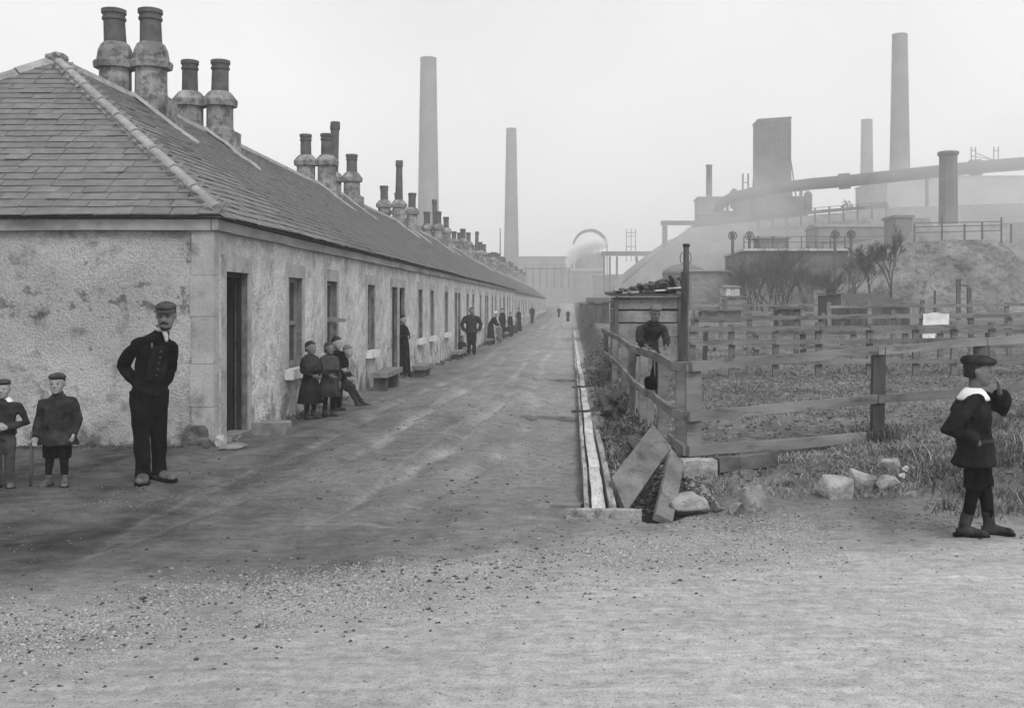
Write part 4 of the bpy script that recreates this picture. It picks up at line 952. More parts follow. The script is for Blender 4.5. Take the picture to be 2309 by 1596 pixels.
for x in (1413, 1423, 1433):
    m = MB(); m.beam(P(x, 590, 219), P(x, 516, 219), .16, .16, up=(0, 1, 0)); m.build('upright', MT['iron'], t)
for y in (525, 533, 556):
    m = MB(); m.beam(P(1411, y, 219), P(1435, y, 219), .14, .14); m.build('cross_bar', MT['iron'], t)
t = thing('gasholder', 'faint arched gasholder frame behind the steam plume', 'gasholder', P(1331, 620, 300))
c = P(1331, 556, 300); r = 38 / F * far(300)
m = MB(); m.tube([(c.x + r * math.cos(a), c.y, c.z + r * math.sin(a)) for a in np.linspace(0, math.pi, 21)], .34, 8); m.build('arch', MT['iron'], t, True)
m = MB(); m.tube([(c.x + r * math.cos(a), c.y + 9, c.z + r * math.sin(a)) for a in np.linspace(0, math.pi, 21)], .30, 8); m.build('arch', MT['iron'], t, True)
for s_ in (-1, -.5, 0, .5, 1):
    m = MB(); m.beam((c.x + r * s_, c.y, 1), (c.x + r * s_, c.y, c.z + r * math.sqrt(max(0, 1 - s_ * s_)) * .25), .4, .4, up=(0, 1, 0)); m.build('standard', MT['iron'], t)
m = MB(); m.lathe((c.x, c.y + 4.5, 0), [(r * .92, 1), (r * .92, c.z - 3), (r * .6, c.z - 2), (.1, c.z - 1.6)], 28); m.build('drum', MT['iron'], t, True)
t = thing('thin_mast', 'thin bare mast left of the slender factory chimney', 'mast', P(1128, 570, 200))
m = MB(); m.tube([P(1128, 640, 200), P(1128, 515, 200)], [.2, .12], 6); m.build('pole', MT['iron'], t)
t = thing('trestle', 'braced trestle posts on top of the great pipe at right', 'trestle', P(2220, 365, 178))
for x in (2190, 2200, 2241, 2251):
    m = MB(); m.beam(P(x, 372, 176), P(x, 332, 176), .18, .18, up=(0, 1, 0)); m.build('post', MT['iron'], t)
for a_, b_ in (((2190, 340), (2200, 340)), ((2241, 341), (2251, 341)), ((2200, 345), (2241, 362)), ((2190, 352), (2251, 362))):
    m = MB(); m.beam(P(*a_, 176), P(*b_, 176), .12, .12); m.build('brace', MT['iron'], t)

def gantry(label, pts, legs, Y, th=.5, name='iron_gantry', rails=True):
    t = thing(name, label, 'gantry', P(pts[0][0], pts[0][1], Y), 'gantries and trestles of the ironworks')
    for (x0, y0), (x1, y1) in zip(pts[:-1], pts[1:]):
        m = MB(); m.beam(P(x0, y0, Y), P(x1, y1, Y), th, th * 1.2); m.build('girder', MT['iron'], t)
        if rails:
            m = MB(); m.beam(P(x0, y0 - 9, Y), P(x1, y1 - 9, Y), .1, .1); m.build('handrail', MT['iron'], t)
    for x, yt, yb_ in legs:
        m = MB(); m.beam(P(x, yb_, Y), P(x, yt, Y), .3, .3, up=(0, 1, 0)); m.build('leg', MT['iron'], t)
gantry('tramway trestle along the crest of the slag bank below the great pipe', [(1700, 492), (1840, 478), (2000, 464)], [(x, 470 - (x - 1840) * .09, 505 - (x - 1840) * .09) for x in range(1710, 2000, 32)], 172)
gantry('inclined hoist way climbing the left face of the slag bank', [(1405, 640), (1500, 566), (1578, 500)], [(1440, 612, 650), (1475, 585, 640), (1520, 552, 600), (1550, 524, 560)], 180, .6)
gantry('low staging in front of the casting house', [(1850, 548), (2015, 540)], [(x, 545, 575) for x in range(1855, 2016, 26)], 140, .35)
gantry('far jetty of staging left of the steam plume', [(1180, 606), (1284, 606)], [(x, 600, 650) for x in range(1186, 1284, 16)], 225, .3)
block('works_shed', 'dark furnace house at the foot of the furnace tower', 'building', 1700, 1818, 446, 520, 186, 12, 'iron', roof=0, group=gW)
block('works_shed', 'narrow blowing house between the pipe curve and the furnace tower', 'building', 1666, 1698, 452, 520, 187, 9, 'iron', roof=.8, group=gW)
block('works_shed', 'low stove house in front of the tall block house', 'building', 1578, 1660, 484, 530, 180, 6, 'iron', roof=1.0, group=gW)
block('works_shed', 'small gabled shed at the head of the scrub bank railing', 'building', 2060, 2106, 524, 560, 128, 5, 'works', roof=2.0, group=gW)
for k, (x, y0_, y1_, Y) in enumerate(((1655, 425, 470, 182), (1822, 430, 476, 186))):
    t = thing('stove_column', ('ribbed stove column beside the curve of the great pipe', 'ribbed stove column right of the furnace tower')[k], 'column', P(x, y1_, Y), 'stove columns of the furnace'); t['kind'] = 'thing'; a, b = P(x, y0_, Y), P(x, y1_, Y); r = 9 / F * far(Y)
    m = MB(); m.lathe((a.x, a.y, 0), [(r, b.z), (r, a.z - r), (r * .7, a.z - r * .35), (.1, a.z)], 16); m.build('shell', MT['iron'], t, True)
    for q in range(4):
        m = MB(); z = b.z + (a.z - r - b.z) * (q + .5) / 4; m.lathe((a.x, a.y, z), [(r * 1.01, 0), (r * 1.06, .1), (r * 1.06, .35), (r * 1.01, .45)], 16); m.build('band', MT['iron'], t)
# ------------------------------------------------------------------ bare trees and shrubs
def tree(name, label, x, ybase, Y, h, spread, seed, lv=5, dens=1.0, group='bare trees and shrubs below the banks', trunkless=False, bx=0.0):
    rn = random.Random(seed); b = P(x, ybase, Y); b.z = min(b.z, H(b.x, Y) + 1.5)
    t = thing(name, label, 'tree' if 'tree' in name else 'shrub', b, group); tk, tw = MB(), MB()
    def grow(p, d, l_, r, k):
        q = p + d * l_; mid = p.lerp(q, .5) + Vector((rn.uniform(-1, 1), rn.uniform(-1, 1), 0)) * l_ * .06
        r = max(r, .008); (tk if k < 3 else tw).tube([p, mid, q], [r, r * .85, max(.006, r * .68)], 5 if k < 3 else 3, cap=False)
        if k >= lv: return
        for c in range(rn.choice((2, 3, 3)) if k else 3):
            a = rn.uniform(0, 2 * math.pi); s_ = spread * rn.uniform(.5, 1.25)
            e = (d + Vector((math.cos(a) * s_, math.sin(a) * s_, rn.uniform(0, .25)))).normalized()
            grow(q if c < 2 else mid, e, l_ * rn.uniform(.62, .88), r * .62, k + 1)
    if trunkless:
        for c in range(9):
            a = rn.uniform(0, 6.28); s_ = rn.uniform(.1, .8); p = Vector(b) + Vector((rn.uniform(-.5, .5), rn.uniform(-.4, .4), -.3)) * h * .3
            tk.tube([p, p + Vector((0, 0, .35))], [h * .012, h * .01], 5, cap=False)
            grow(p + Vector((0, 0, .3)), Vector((math.cos(a) * s_, math.sin(a) * s_, 1)).normalized(), h * rn.uniform(.24, .36), h * .011, 1)
    else: grow(Vector(b), Vector((bx, 0, 1)).normalized(), h * .27, h * .022, 0)
    tk.build('trunk', MT['bark'], t); tw.build('crown', MT['twig'], t)
tree('bare_tree', 'bare tree with two tall stems behind the long low shed', 2010, 672, 62, 3.4, .42, 3, 8)
tree('bare_tree', 'slighter leaning bare tree left of the two-stemmed bare tree', 1966, 672, 60, 3.0, .55, 8, 8, bx=-.25)
for k, (x, yb_, Y, h, lab) in enumerate(((1735, 690, 70, 3.9, 'dark bare thicket in front of the retaining wall, left clump'), (1775, 690, 68, 3.5, 'dark bare thicket in front of the retaining wall, right clump'), (1700, 692, 66, 2.4, 'low twiggy shrub at the left foot of the retaining wall'), (1820, 690, 66, 2.6, 'low twiggy shrub between the thicket and the grey lean-to'), (1925, 640, 72, 2.6, 'scrubby bush on the left slope of the scrub bank'), (1880, 690, 64, 1.8, 'small twiggy bush beside the square hutch'))):
    tree('bare_shrub', lab, x, yb_, Y, h, .65, 20 + k, 6, trunkless=True)
def bushy(label, x, yb_, Y, w_, h_, seed):
    b = P(x, yb_, Y); Y = far(Y); w_ *= 1.2; h_ *= 1.2; t = thing('far_bush', label, 'bush', b, 'far bushes on the slag bank'); rn = random.Random(seed); m = MB()
    for _ in range(260):
        a = rn.uniform(0, 6.28); r = math.sqrt(rn.random()); p = Vector((b.x + w_ * r * math.cos(a), Y + w_ * r * math.sin(a), b.z + h_ * rn.random() * math.sqrt(max(.05, 1 - r * r))))
        d = Vector((rn.uniform(-1, 1), rn.uniform(-1, 1), rn.uniform(-.3, 1))) * .35; e = Vector((rn.uniform(-1, 1), rn.uniform(-1, 1), rn.uniform(-1, 1))) * .3
        m.add([p, p + d, p + e], [(0, 1, 2)])
    m.build('crown', MT['twig'], t)
bushy('small round far bush on the slag bank crest', 1910, 476, 176, 1.1, 1.9, 1)
bushy('low far bush against the pale works building', 1985, 472, 177, 1.3, 1.2, 2)

# ------------------------------------------------------------------ stuff: pebbles, clods, grass
def pebbles(name, xs, ys, size, m_, sink=.3, flat=.55):
    k = ~((np.abs(xs - .74) < .26) & (np.abs(ys - 9.35) < .6)); xs, ys, size = xs[k], ys[k], size[k]
    n = len(xs); z = hgt(xs, ys); s_ = size
    o = np.array([(1, 0, 0), (-1, 0, 0), (0, 1, 0), (0, -1, 0), (0, 0, 1), (0, 0, -1)], float)
    v = o[None] * (rng.uniform(.6, 1.3, (n, 6, 1))) * s_[:, None, None]; v = v + rng.normal(0, .22, (n, 6, 3)) * s_[:, None, None]; v[..., 2] *= flat
    a = rng.uniform(0, 6.28, n); c, s2 = np.cos(a)[:, None], np.sin(a)[:, None]
    vx = v[..., 0] * c - v[..., 1] * s2; vy = v[..., 0] * s2 + v[..., 1] * c
    v = np.stack([vx + xs[:, None], vy + ys[:, None], v[..., 2] + (z + s_ * flat * (1 - 2 * sink) * .5)[:, None]], -1).reshape(-1, 3)
    f = np.array([(0, 2, 4), (2, 1, 4), (1, 3, 4), (3, 0, 4), (2, 0, 5), (1, 2, 5), (3, 1, 5), (0, 3, 5)])
    f = (f[None] + (np.arange(n) * 6)[:, None, None]).reshape(-1, 3)
    return tag(npmesh(name, v, f, MT[m_]), kind='stuff')
ybf = lambda x: np.interp(x, [-9, -6, -2.8, -1, .6, 3, 6, 12], [3.0, 3.9, 5.1, 6.2, 7.2, 7.9, 8.4, 9.4])
xs = rng.uniform(-4.6, 1.8, 60000); ys = ybf(xs) + rng.normal(.28, .42, 60000)
k = (vnoise(xs * 1.5, ys * 1.5, 91) * .6 + .4 * vnoise(xs * 5, ys * 5, 92) + .35 * rng.random(60000) > .62)
pebbles('gravel', xs[k], ys[k], rng.uniform(.003, .0095, k.sum()) * (1 + 1.2 * (rng.random(k.sum()) > .97)), 'pebble')
xs = rng.uniform(-8, 8, 6000); ys = rng.uniform(3.6, 12, 6000)
k = (xs > WX) | (ys < WY - .2); pebbles('loose_gravel', xs[k], ys[k], rng.uniform(.003, .009, k.sum()), 'pebble_d')
xs = rng.uniform(-4.1, .1, 5000); ys = 9 + 30 * rng.random(5000) ** 1.6; pebbles('street_gravel', xs, ys, rng.uniform(.004, .013, 5000), 'pebble_d')
xs = rng.uniform(-4.2, 1.5, 1300); ys = ybf(xs) + rng.normal(.4, .6, 1300); pebbles('dark_gravel', xs, ys, rng.uniform(.005, .014, 1300), 'clod')
xs = np.concatenate([rng.uniform(-6, 4, 300), rng.uniform(-4.5, 0, 900)]); ys = np.concatenate([ybf(xs[:300]) + rng.normal(.4, .7, 300), rng.uniform(6.5, 20, 900)])
pebbles('dirt_clods', xs, ys, rng.uniform(.006, .026, 1200) * rng.uniform(.5, 1, 1200), 'clod', flat=.45)
xs = rng.uniform(.40, 1.2, 7000); ys = 8.9 + 30 * rng.random(7000) ** 1.5; pebbles('verge_rubble', xs, ys, rng.uniform(.01, .06, 7000) * rng.uniform(.3, 1, 7000), 'stone', sink=.4)
xs = rng.uniform(.42, 1.15, 3500); ys = 8.9 + 30 * rng.random(3500) ** 1.4; pebbles('verge_clods', xs, ys, rng.uniform(.015, .09, 3500) * rng.uniform(.3, 1, 3500), 'clod', sink=.4)
xs = rng.uniform(1.0, 6.5, 3500); ys = edgeY(xs) + rng.uniform(-.15, 2.2, 3500); pebbles('bank_rubble', xs, ys, rng.uniform(.004, .017, 3500), 'pebble_d')
ys = rng.uniform(12.95, 60, 2500); xs = WX + np.abs(rng.normal(.03, .12, 2500)); pebbles('wall_foot_rubble', xs, ys, rng.uniform(.01, .035, 2500), 'stone', sink=.4)
xs = rng.uniform(-8.5, WX, 900); ys = WY - np.abs(rng.normal(.02, .09, 900)); pebbles('end_wall_rubble', xs, ys, rng.uniform(.008, .03, 900), 'clod', sink=.4)
def blades(name, xs, ys, h, wd, m_, lean=.5):
    k = ~((np.abs(xs - .74) < .34) & (np.abs(ys - 9.3) < .85)); xs, ys, h = xs[k], ys[k], h[k]
    n = len(xs); z = hgt(xs, ys); a = rng.uniform(0, 6.28, n); b = rng.uniform(0, 6.28, n); l_ = rng.uniform(.1, lean, n) * h * 1.6
    dx, dy = np.cos(a) * wd, np.sin(a) * wd
    p0 = np.stack([xs - dx, ys - dy, z - .01], -1); p1 = np.stack([xs + dx, ys + dy, z - .01], -1)
    mx, my = xs + np.cos(b) * l_ * .35, ys + np.sin(b) * l_ * .35
    p2 = np.stack([mx + dx * .7, my + dy * .7, z + h * .6], -1); p3 = np.stack([mx - dx * .7, my - dy * .7, z + h * .6], -1)
    p4 = np.stack([xs + np.cos(b) * l_, ys + np.sin(b) * l_, z + h], -1)
    v = np.stack([p0, p1, p2, p3, p4], 1).reshape(-1, 3)
    f = np.array([(0, 1, 2), (0, 2, 3), (3, 2, 4)]); f = (f[None] + (np.arange(n) * 5)[:, None, None]).reshape(-1, 3)
    return tag(npmesh(name, v, f, MT[m_]), kind='stuff')
n = 60000
ys = 8.6 + 14 * rng.random(n) ** 1.3; xs = rng.uniform(.9, 1, n) + rng.random(n) * (ys * .46 - .4)
k = (side_w(xs, ys) > .35 + .3 * rng.random(n)) & (vnoise(xs * 1.1, ys * 1.1, 71) * .6 + .4 * vnoise(xs * 4, ys * 4, 75) + .3 * rng.random(n) > .64)
blades('grass', xs[k], ys[k], rng.uniform(.015, .055, k.sum()), .005, 'grass', 1.6)
n = 30000; ys = 8.9 + 14 * rng.random(n) ** 1.2; xs = .9 + rng.random(n) * (ys * .46 - .4); k = (side_w(xs, ys) > .4) & (vnoise(xs * 1.7, ys * 1.7, 76) + .3 * rng.random(n) > .72)
blades('dark_grass', xs[k], ys[k], rng.uniform(.015, .06, k.sum()), .005, 'grass_d', 1.4)
xs = 1.2 + 8 * rng.random(5000); ys = 9.5 + 16 * rng.random(5000); k = side_w(xs, ys) > .5; pebbles('field_clods', xs[k], ys[k], rng.uniform(.01, .035, k.sum()), 'clod', sink=.4)
n = 8000; ys = 20 + 32 * rng.random(n); xs = rng.uniform(1.0, 1.1, n) + rng.random(n) * ys * .44
k = vnoise(xs * 1.2, ys * 1.2, 72) > .4; blades('field_grass', xs[k], ys[k], rng.uniform(.02, .07, k.sum()), .012, 'grass_d', 1.0)
def tufts(name, cs, per, sd, h0, h1, m_, wd=.006, lean=.8):
    c = np.repeat(np.array(cs, float), per, 0); q = c + rng.normal(0, sd, c.shape); return blades(name, q[:, 0], q[:, 1], rng.uniform(h0, h1, len(q)), wd, m_, lean)
pc = [p[:2] for p in fpts] + [(p[0], p[1]) for p in sp[:4]]
tufts('post_grass', pc[1:4], 500, .15, .05, .20, 'grass_d')
cs = [(rng.uniform(.45, .95), y) for y in 9.2 + 26 * rng.random(150) ** 1.3]
tufts('verge_grass', cs[:70], 50, .10, .03, .14, 'grass', .006, 1.4); tufts('verge_weeds', cs[::2], 50, .10, .03, .16, 'grass_d', .006, 1.2)
cs = [(x, edgeY(x) + rng.uniform(.1, 2.6)) for x in 3.0 + 3.4 * rng.random(110)]
tufts('bank_grass', cs, 60, .10, .02, .12, 'grass_d', .006, 1.2); tufts('bank_straw', cs[::3], 6, .12, .06, .2, 'straw', .003, .7)
cs = [(WX + .06 + abs(rng.normal(0, .05)), y) for y in 14.9 + 40 * rng.random(50)]
tufts('wall_foot_weeds', cs, 40, .05, .03, .16, 'grass_d', .006)
cs = [(-8.5 + 4.2 * rng.random(), WY - .04 - abs(rng.normal(0, .03))) for _ in range(26)]
tufts('end_wall_weeds', cs, 30, .05, .02, .08, 'grass_d', .006)

# ------------------------------------------------------------------ people
PEND = []                            # (object, noise amplitude, noise scale, dents)
def remesh(o, vox, amp=0, ns=8, dents=(), smooth=4):
    r = o.modifiers.new('remesh', 'REMESH'); r.mode = 'VOXEL'; r.voxel_size = vox; r.use_smooth_shade = True
    if smooth: s_ = o.modifiers.new('smooth', 'SMOOTH'); s_.factor = .5; s_.iterations = smooth
    PEND.append((o, amp, ns, dents))
def hand(m, wr, d, n, side, L, curl, spread=.06):
    """wr wrist, d pointing direction, n palm normal, side towards the thumb, L hand length"""
    wr, d, n = Vector(wr), Vector(d).normalized(), Vector(n).normalized(); n = (n - d * n.dot(d)).normalized(); s = d.cross(n).normalized() * side
    pl = L * .5
    m.tube([wr - d * L * .1, wr, wr + d * pl * .5, wr + d * pl, wr + d * pl * 1.08], [(L * .15, L * .11), (L * .17, L * .11), (L * .23, L * .12), (L * .23, L * .10), (L * .2, L * .07)], 10, ref=tuple(s))
    for i, (o, l_) in enumerate(((.165, .42), (.055, .47), (-.055, .43), (-.155, .34))):
        p = wr + d * pl * .95 + s * o * L; pts = [p - d * L * .1, p]; a = 0; q = p; dd = d
        for k, g in enumerate((.45, .32, .25)):
            a += curl * (.7 if k == 0 else .6); dd = (d * math.cos(a) + n * math.sin(a) + s * o * spread * 4).normalized(); q = q + dd * l_ * L * g; pts.append(q)
        m.tube(pts, [L * .05, L * .05, L * .047, L * .043, L * .034], 7)
    p = wr + d * pl * .22 + s * L * .15; q1 = p + (d * .6 + s * .7 + n * .25 * curl).normalized() * L * .2; q2 = q1 + (d * .85 + s * .35 + n * .5 * curl).normalized() * L * .17; q3 = q2 + (d * .95 + s * .05 + n * .7 * curl).normalized() * L * .12
    m.tube([p - s * L * .1, p, q1, q2, q3], [L * .07, L * .07, L * .058, L * .05, L * .038], 7)
def person(label, x, y, yaw, Ht, hf, wear, pose=None, skin='skin', near=True, z=None, hy=0, hp=0, hr=0, group=None, fat=1.0, hand_d=None, face=True, vox=None):
    z = H(x, y) if z is None else z; pose = pose or {}
    T = Matrix.Translation((x, y, z)) @ Matrix.Rotation(R(yaw), 4, 'Z')
    t = thing('person', label, 'person', (x, y, z), group)
    hh = hf * Ht; S = Ht - hh - .035 * Ht
    J = dict(pel=(0, 0, .53), waist=(0, 0, .61), chest=(0, 0, S / Ht - .09), neck=(0, .012, S / Ht + .018), head=(0, -.004, 1 - hf),
             shR=(-.108, 0, S / Ht - .005), shL=(.108, 0, S / Ht - .005), elR=(-.145, .015, S / Ht - .18), elL=(.145, .015, S / Ht - .18),
             wrR=(-.14, -.03, S / Ht - .33), wrL=(.14, -.03, S / Ht - .33), hipR=(-.052, 0, .50), hipL=(.052, 0, .50),
             knR=(-.056, -.01, .275), knL=(.056, -.01, .275), anR=(-.056, .012, .045), anL=(.056, .012, .045), fR=0, fL=0)
    J.update(pose)
    v = {k: (Vector(p) * Ht if isinstance(p, (tuple, list, Vector)) else p) for k, p in J.items()}
    vx = vox or (.0085 if near else .02)
    if not near and vox is None: vx = max(.011, .0006 * y)
    def spine(pad, low=None, lowr=None, top=True):
        f = fat; rows = []
        if low is not None: rows += [((v['pel'].x, v['pel'].y + .005, low), lowr[0] * Ht + pad, lowr[1] * Ht + pad), ((v['pel'].x, v['pel'].y, (low * .55 + v['pel'].z * .45)), (lowr[0] * .6 + .042) * Ht + pad, (lowr[1] * .6 + .032) * Ht + pad)]
        rows += [(v['pel'], .092 * f * Ht + pad, .068 * f * Ht + pad), (v['waist'], .082 * f * Ht + pad, .062 * f * Ht + pad), (v['waist'].lerp(v['chest'], .5), .090 * f * Ht + pad, .066 * f * Ht + pad), (v['chest'], .100 * f * Ht + pad, .070 * f * Ht + pad)]
        sm = (v['shR'] + v['shL']) / 2
        rows += [(sm, .092 * f * Ht + pad, .055 * Ht + pad), (v['neck'].lerp(sm, .4), .060 * Ht + pad, .046 * Ht + pad), (v['neck'] + Vector((0, 0, .01 * Ht)), .036 * Ht + pad, .036 * Ht + pad)]
        return rows
    HM = Matrix.Translation(v['head']) @ Matrix.Rotation(R(hy), 4, 'Z') @ Matrix.Rotation(R(hp), 4, 'X') @ Matrix.Rotation(R(hr), 4, 'Y')
    hd = lambda a, b, c: HM @ Vector((a * hh, b * hh, c * hh))
    # body: one continuous surface under the clothes
    b = MB(); b.loft(spine(-.016 * Ht))
    for s_ in 'RL':
        b.tube([v['pel'].lerp(v['hip' + s_], .8) , v['hip' + s_].lerp(v['kn' + s_], .3), v['kn' + s_], v['kn' + s_].lerp(v['an' + s_], .35), v['an' + s_]], [.045 * Ht, .045 * Ht, .030 * Ht, .029 * Ht, .019 * Ht], 10)
        a = v['f' + s_]; fd = Vector((math.sin(R(a)), -math.cos(R(a)), 0)); an = v['an' + s_]
        b.tube([an + fd * -.025 * Ht - Vector((0, 0, .022 * Ht)), an - Vector((0, 0, .02 * Ht)), an + fd * .06 * Ht - Vector((0, 0, .03 * Ht)), an + fd * .1 * Ht - Vector((0, 0, .034 * Ht))], [(.02 * Ht, .018 * Ht), (.024 * Ht, .022 * Ht), (.026 * Ht, .014 * Ht), (.015 * Ht, .008 * Ht)], 8)
        dn = Vector((0, 0, .026 * Ht)); b.tube([v['neck'].lerp(v['sh' + s_], .6) - dn, v['sh' + s_] - dn, v['sh' + s_].lerp(v['el' + s_], .5), v['el' + s_], v['el' + s_].lerp(v['wr' + s_], .4), v['wr' + s_]], [.024 * Ht, .029 * Ht, .026 * Ht, .022 * Ht, .021 * Ht, .0145 * Ht], 9)
        if hand_d and s_ in hand_d:
            d, n_, sd_, cu = hand_d[s_]; hand(b, v['wr' + s_], d, n_, sd_, hh * .66 if hf > .15 else hh * .78, cu)
        else:
            d = (v['wr' + s_] - v['el' + s_]).normalized(); hand(b, v['wr' + s_], d, Vector((1 if s_ == 'R' else -1, -.2, 0)), 1 if s_ == 'R' else -1, hh * .72, .5)
    b.tube([v['neck'] - Vector((0, 0, .03 * Ht)), v['neck'], hd(0, .04, .1), hd(0, .03, .3)], [.036 * Ht, .033 * Ht, hh * .225, hh * .24], 12)
    rows = ((.0, .09, .10, -.27), (.05, .18, .17, -.22), (.14, .245, .26, -.15), (.25, .285, .345, -.08), (.38, .315, .39, -.045), (.5, .33, .42, -.01), (.64, .34, .44, .02), (.78, .315, .41, .03), (.9, .235, .31, .03), (.97, .12, .17, .03), (1.0, .04, .06, .03))
    b.rings([[hd(rx * math.cos(2 * math.pi * k / 18), yo + ry * math.sin(2 * math.pi * k / 18), zf) for k in range(18)] for zf, rx, ry, yo in rows])
    if face:
        ny_ = 1 if hf < .15 else .93; b.tube([hd(0, -.38, .56), hd(0, -.45 * ny_, .47), hd(0, -.52 * ny_, .37), hd(0, -.46 * ny_, .34), hd(0, -.38, .33)], [hh * .03, hh * .04, hh * .055, hh * .06, hh * .04], 7)
        for s_ in (-1, 1):
            b.tube([hd(s_ * .32, .06, .36), hd(s_ * .365, .08, .45), hd(s_ * .37, .09, .53), hd(s_ * .32, .07, .58)], [(hh * .03, hh * .05), (hh * .03, hh * .075), (hh * .03, hh * .075), (hh * .02, hh * .04)], 7, ref=(1, 0, 0))
            if hf < .15: b.tube([hd(0, -.40, .60), hd(s_ * .12, -.405, .615), hd(s_ * .22, -.34, .60)], hh * .042, 6)
            b.ell(hd(s_ * .17, -.29, .34), (hh * .10, hh * .08, hh * .10))
        b.tube([hd(-.1, -.375, .235), hd(0, -.41, .235), hd(.1, -.375, .235)], [hh * .02, hh * .034, hh * .02], 6)
        b.tube([hd(-.1, -.37, .19), hd(0, -.40, .185), hd(.1, -.37, .19)], [hh * .02, hh * .036, hh * .02], 6)
    M = T
    ob = b.xf(M).build('body', MT[skin], t, True)
    remesh(ob, min(vx, hh * .028) if near else vx, smooth=3, dents=[(tuple(M @ hd(s_ * .135, -.42, .50)), hh * .10, tuple((M.to_3x3() @ HM.to_3x3() @ Vector((0, 1, -.1)))), hh * .045) for s_ in (-1, 1)] if face else ())
    if face and (near or y < 30):
        for s_ in (-1, 1):
            e = MB(); e.ell((0, 0, 0), (hh * .055, hh * .03, hh * .034), 8, 5); e.xf(M @ Matrix.Translation(hd(s_ * .135, -.375, .495)) @ HM.to_3x3().to_4x4()); e.build('eye', MT['eye'], t, True)
        for s_ in ((-1, 1) if hf < .15 else ()):
            e = MB(); e.tube([hd(s_ * .05, -.435, .575), hd(s_ * .13, -.43, .60), hd(s_ * .22, -.35, .575)], [hh * .014, hh * .02, hh * .012], 6); e.xf(M).build('eyebrow', MT['hair'], t, True)
        e = MB(); e.tube([hd(-.10, -.375, .212), hd(0, -.425, .212), hd(.10, -.375, .212)], [hh * .006, hh * .013, hh * .006], 6); e.xf(M).build('mouth', MT['eye'], t, True)
    # clothes
    for g in wear:
        kd, mt = g[0], MT[g[1]]; p = g[2] if len(g) > 2 else {}
        m = MB(); amp, ns = .006, 9
        if kd in ('jacket', 'dress', 'tunic', 'coat'):
            pad = p.get('pad', .014) * Ht
            m.loft(spine(pad, p['low'] * Ht, p['r']))
            if not p.get('sleeveless'):
                for s_ in 'RL':
                    k = p.get('k', 1.12 if p.get('loose') else 1.0)
                    w1 = v['el' + s_].lerp(v['wr' + s_], p.get('cuff', .96))
                    dn = Vector((0, 0, .022 * Ht)); m.tube([v['neck'].lerp(v['sh' + s_], .5) - dn, v['sh' + s_].lerp(v['neck'], .15) - dn, v['sh' + s_] - dn, v['sh' + s_].lerp(v['el' + s_], .5), v['el' + s_], v['el' + s_].lerp(v['wr' + s_], .5), w1], [.028 * Ht, .034 * Ht, .037 * Ht * k, .040 * Ht * k, .038 * Ht * k, .035 * Ht * k, .029 * Ht * k], 12)
            amp = p.get('amp', .012); nm = kd; ns = 7
        elif kd in ('trousers', 'breeches', 'stocking'):
            pad = .012 * Ht; nm = kd
            e0, e1 = p.get('to', 1.0), 1.0
            if kd != 'stocking': m.loft([(v['pel'] - Vector((0, 0, .05 * Ht)), .085 * Ht * fat, .064 * Ht * fat), (v['pel'], .098 * Ht * fat, .074 * Ht * fat), (v['waist'], .088 * Ht * fat, .068 * Ht * fat)])
            for s_ in 'RL':
                hp_, kn, an = v['hip' + s_], v['kn' + s_], v['an' + s_]
                if kd == 'trousers': m.tube([hp_, hp_.lerp(kn, .3), hp_.lerp(kn, .7), kn, kn.lerp(an, .5), kn.lerp(an, .9), an - Vector((0, .006, .016)) * Ht], [.062 * Ht, .061 * Ht, .052 * Ht, .046 * Ht, .042 * Ht, .041 * Ht, .045 * Ht], 12)
                elif kd == 'breeches':
                    q = kn.lerp(an, p.get('k', .1)); m.tube([hp_, hp_.lerp(kn, .4), kn, q], [.064 * Ht, .063 * Ht, .058 * Ht, .05 * Ht], 12)
                else: m.tube([kn.lerp(hp_, .25), kn, kn.lerp(an, .3), kn.lerp(an, .7), an], [.040 * Ht, .038 * Ht, .037 * Ht, .030 * Ht, .026 * Ht], 10)
            amp = .009
        elif kd == 'boot':
            for s_ in 'RL':
                m = MB(); a = v['f' + s_]; fd = Vector((math.sin(R(a)), -math.cos(R(a)), 0)); an = v['an' + s_]; tp_ = an + (v['kn' + s_] - an).normalized() * p.get('h', .06) * Ht; u = Vector((0, 0, 1)) * Ht
                m.tube([tp_, an + (tp_ - an) * .3, an - u * .02, an - u * .043], [.036 * Ht, .033 * Ht, .034 * Ht, .032 * Ht], 10)
                m.tube([an - fd * .042 * Ht - u * .022, an - fd * .02 * Ht - u * .02, an + fd * .03 * Ht - u * .016, an + fd * .075 * Ht - u * .026, an + fd * .115 * Ht - u * .030, an + fd * .13 * Ht - u * .034], [(.018 * Ht, .02 * Ht), (.030 * Ht, .027 * Ht), (.033 * Ht, .030 * Ht), (.037 * Ht, .026 * Ht), (.031 * Ht, .022 * Ht), (.014 * Ht, .012 * Ht)], 10, ref=tuple(fd.cross(Vector((0, 0, 1)))))
                m.v = [(q[0], q[1], max(q[2], an.z - .040 * Ht)) for q in m.v]
                sl_ = MB(); zz = an.z - .043 * Ht; rw = Vector((fd.y, -fd.x, 0)); ol = [(-.052, .022), (-.045, .031), (-.01, .031), (.03, .036), (.08, .041), (.115, .033), (.137, .014)]
                pts_ = [an + fd * a_ * Ht + rw * w_ * Ht for a_, w_ in ol] + [an + fd * a_ * Ht - rw * w_ * Ht for a_, w_ in reversed(ol)]
                sl_.rings([[Vector((q.x, q.y, zz - .006 * Ht)) for q in pts_], [Vector((q.x, q.y, zz + .009 * Ht)) for q in pts_]])
                hl_ = [an + fd * a_ * Ht + rw * w_ * Ht for a_, w_ in ((-.055, .024), (-.015, .033), (-.015, -.033), (-.055, -.024))]
                sl_.rings([[Vector((q.x, q.y, zz - .006 * Ht)) for q in hl_], [Vector((q.x, q.y, zz + .016 * Ht)) for q in hl_]])
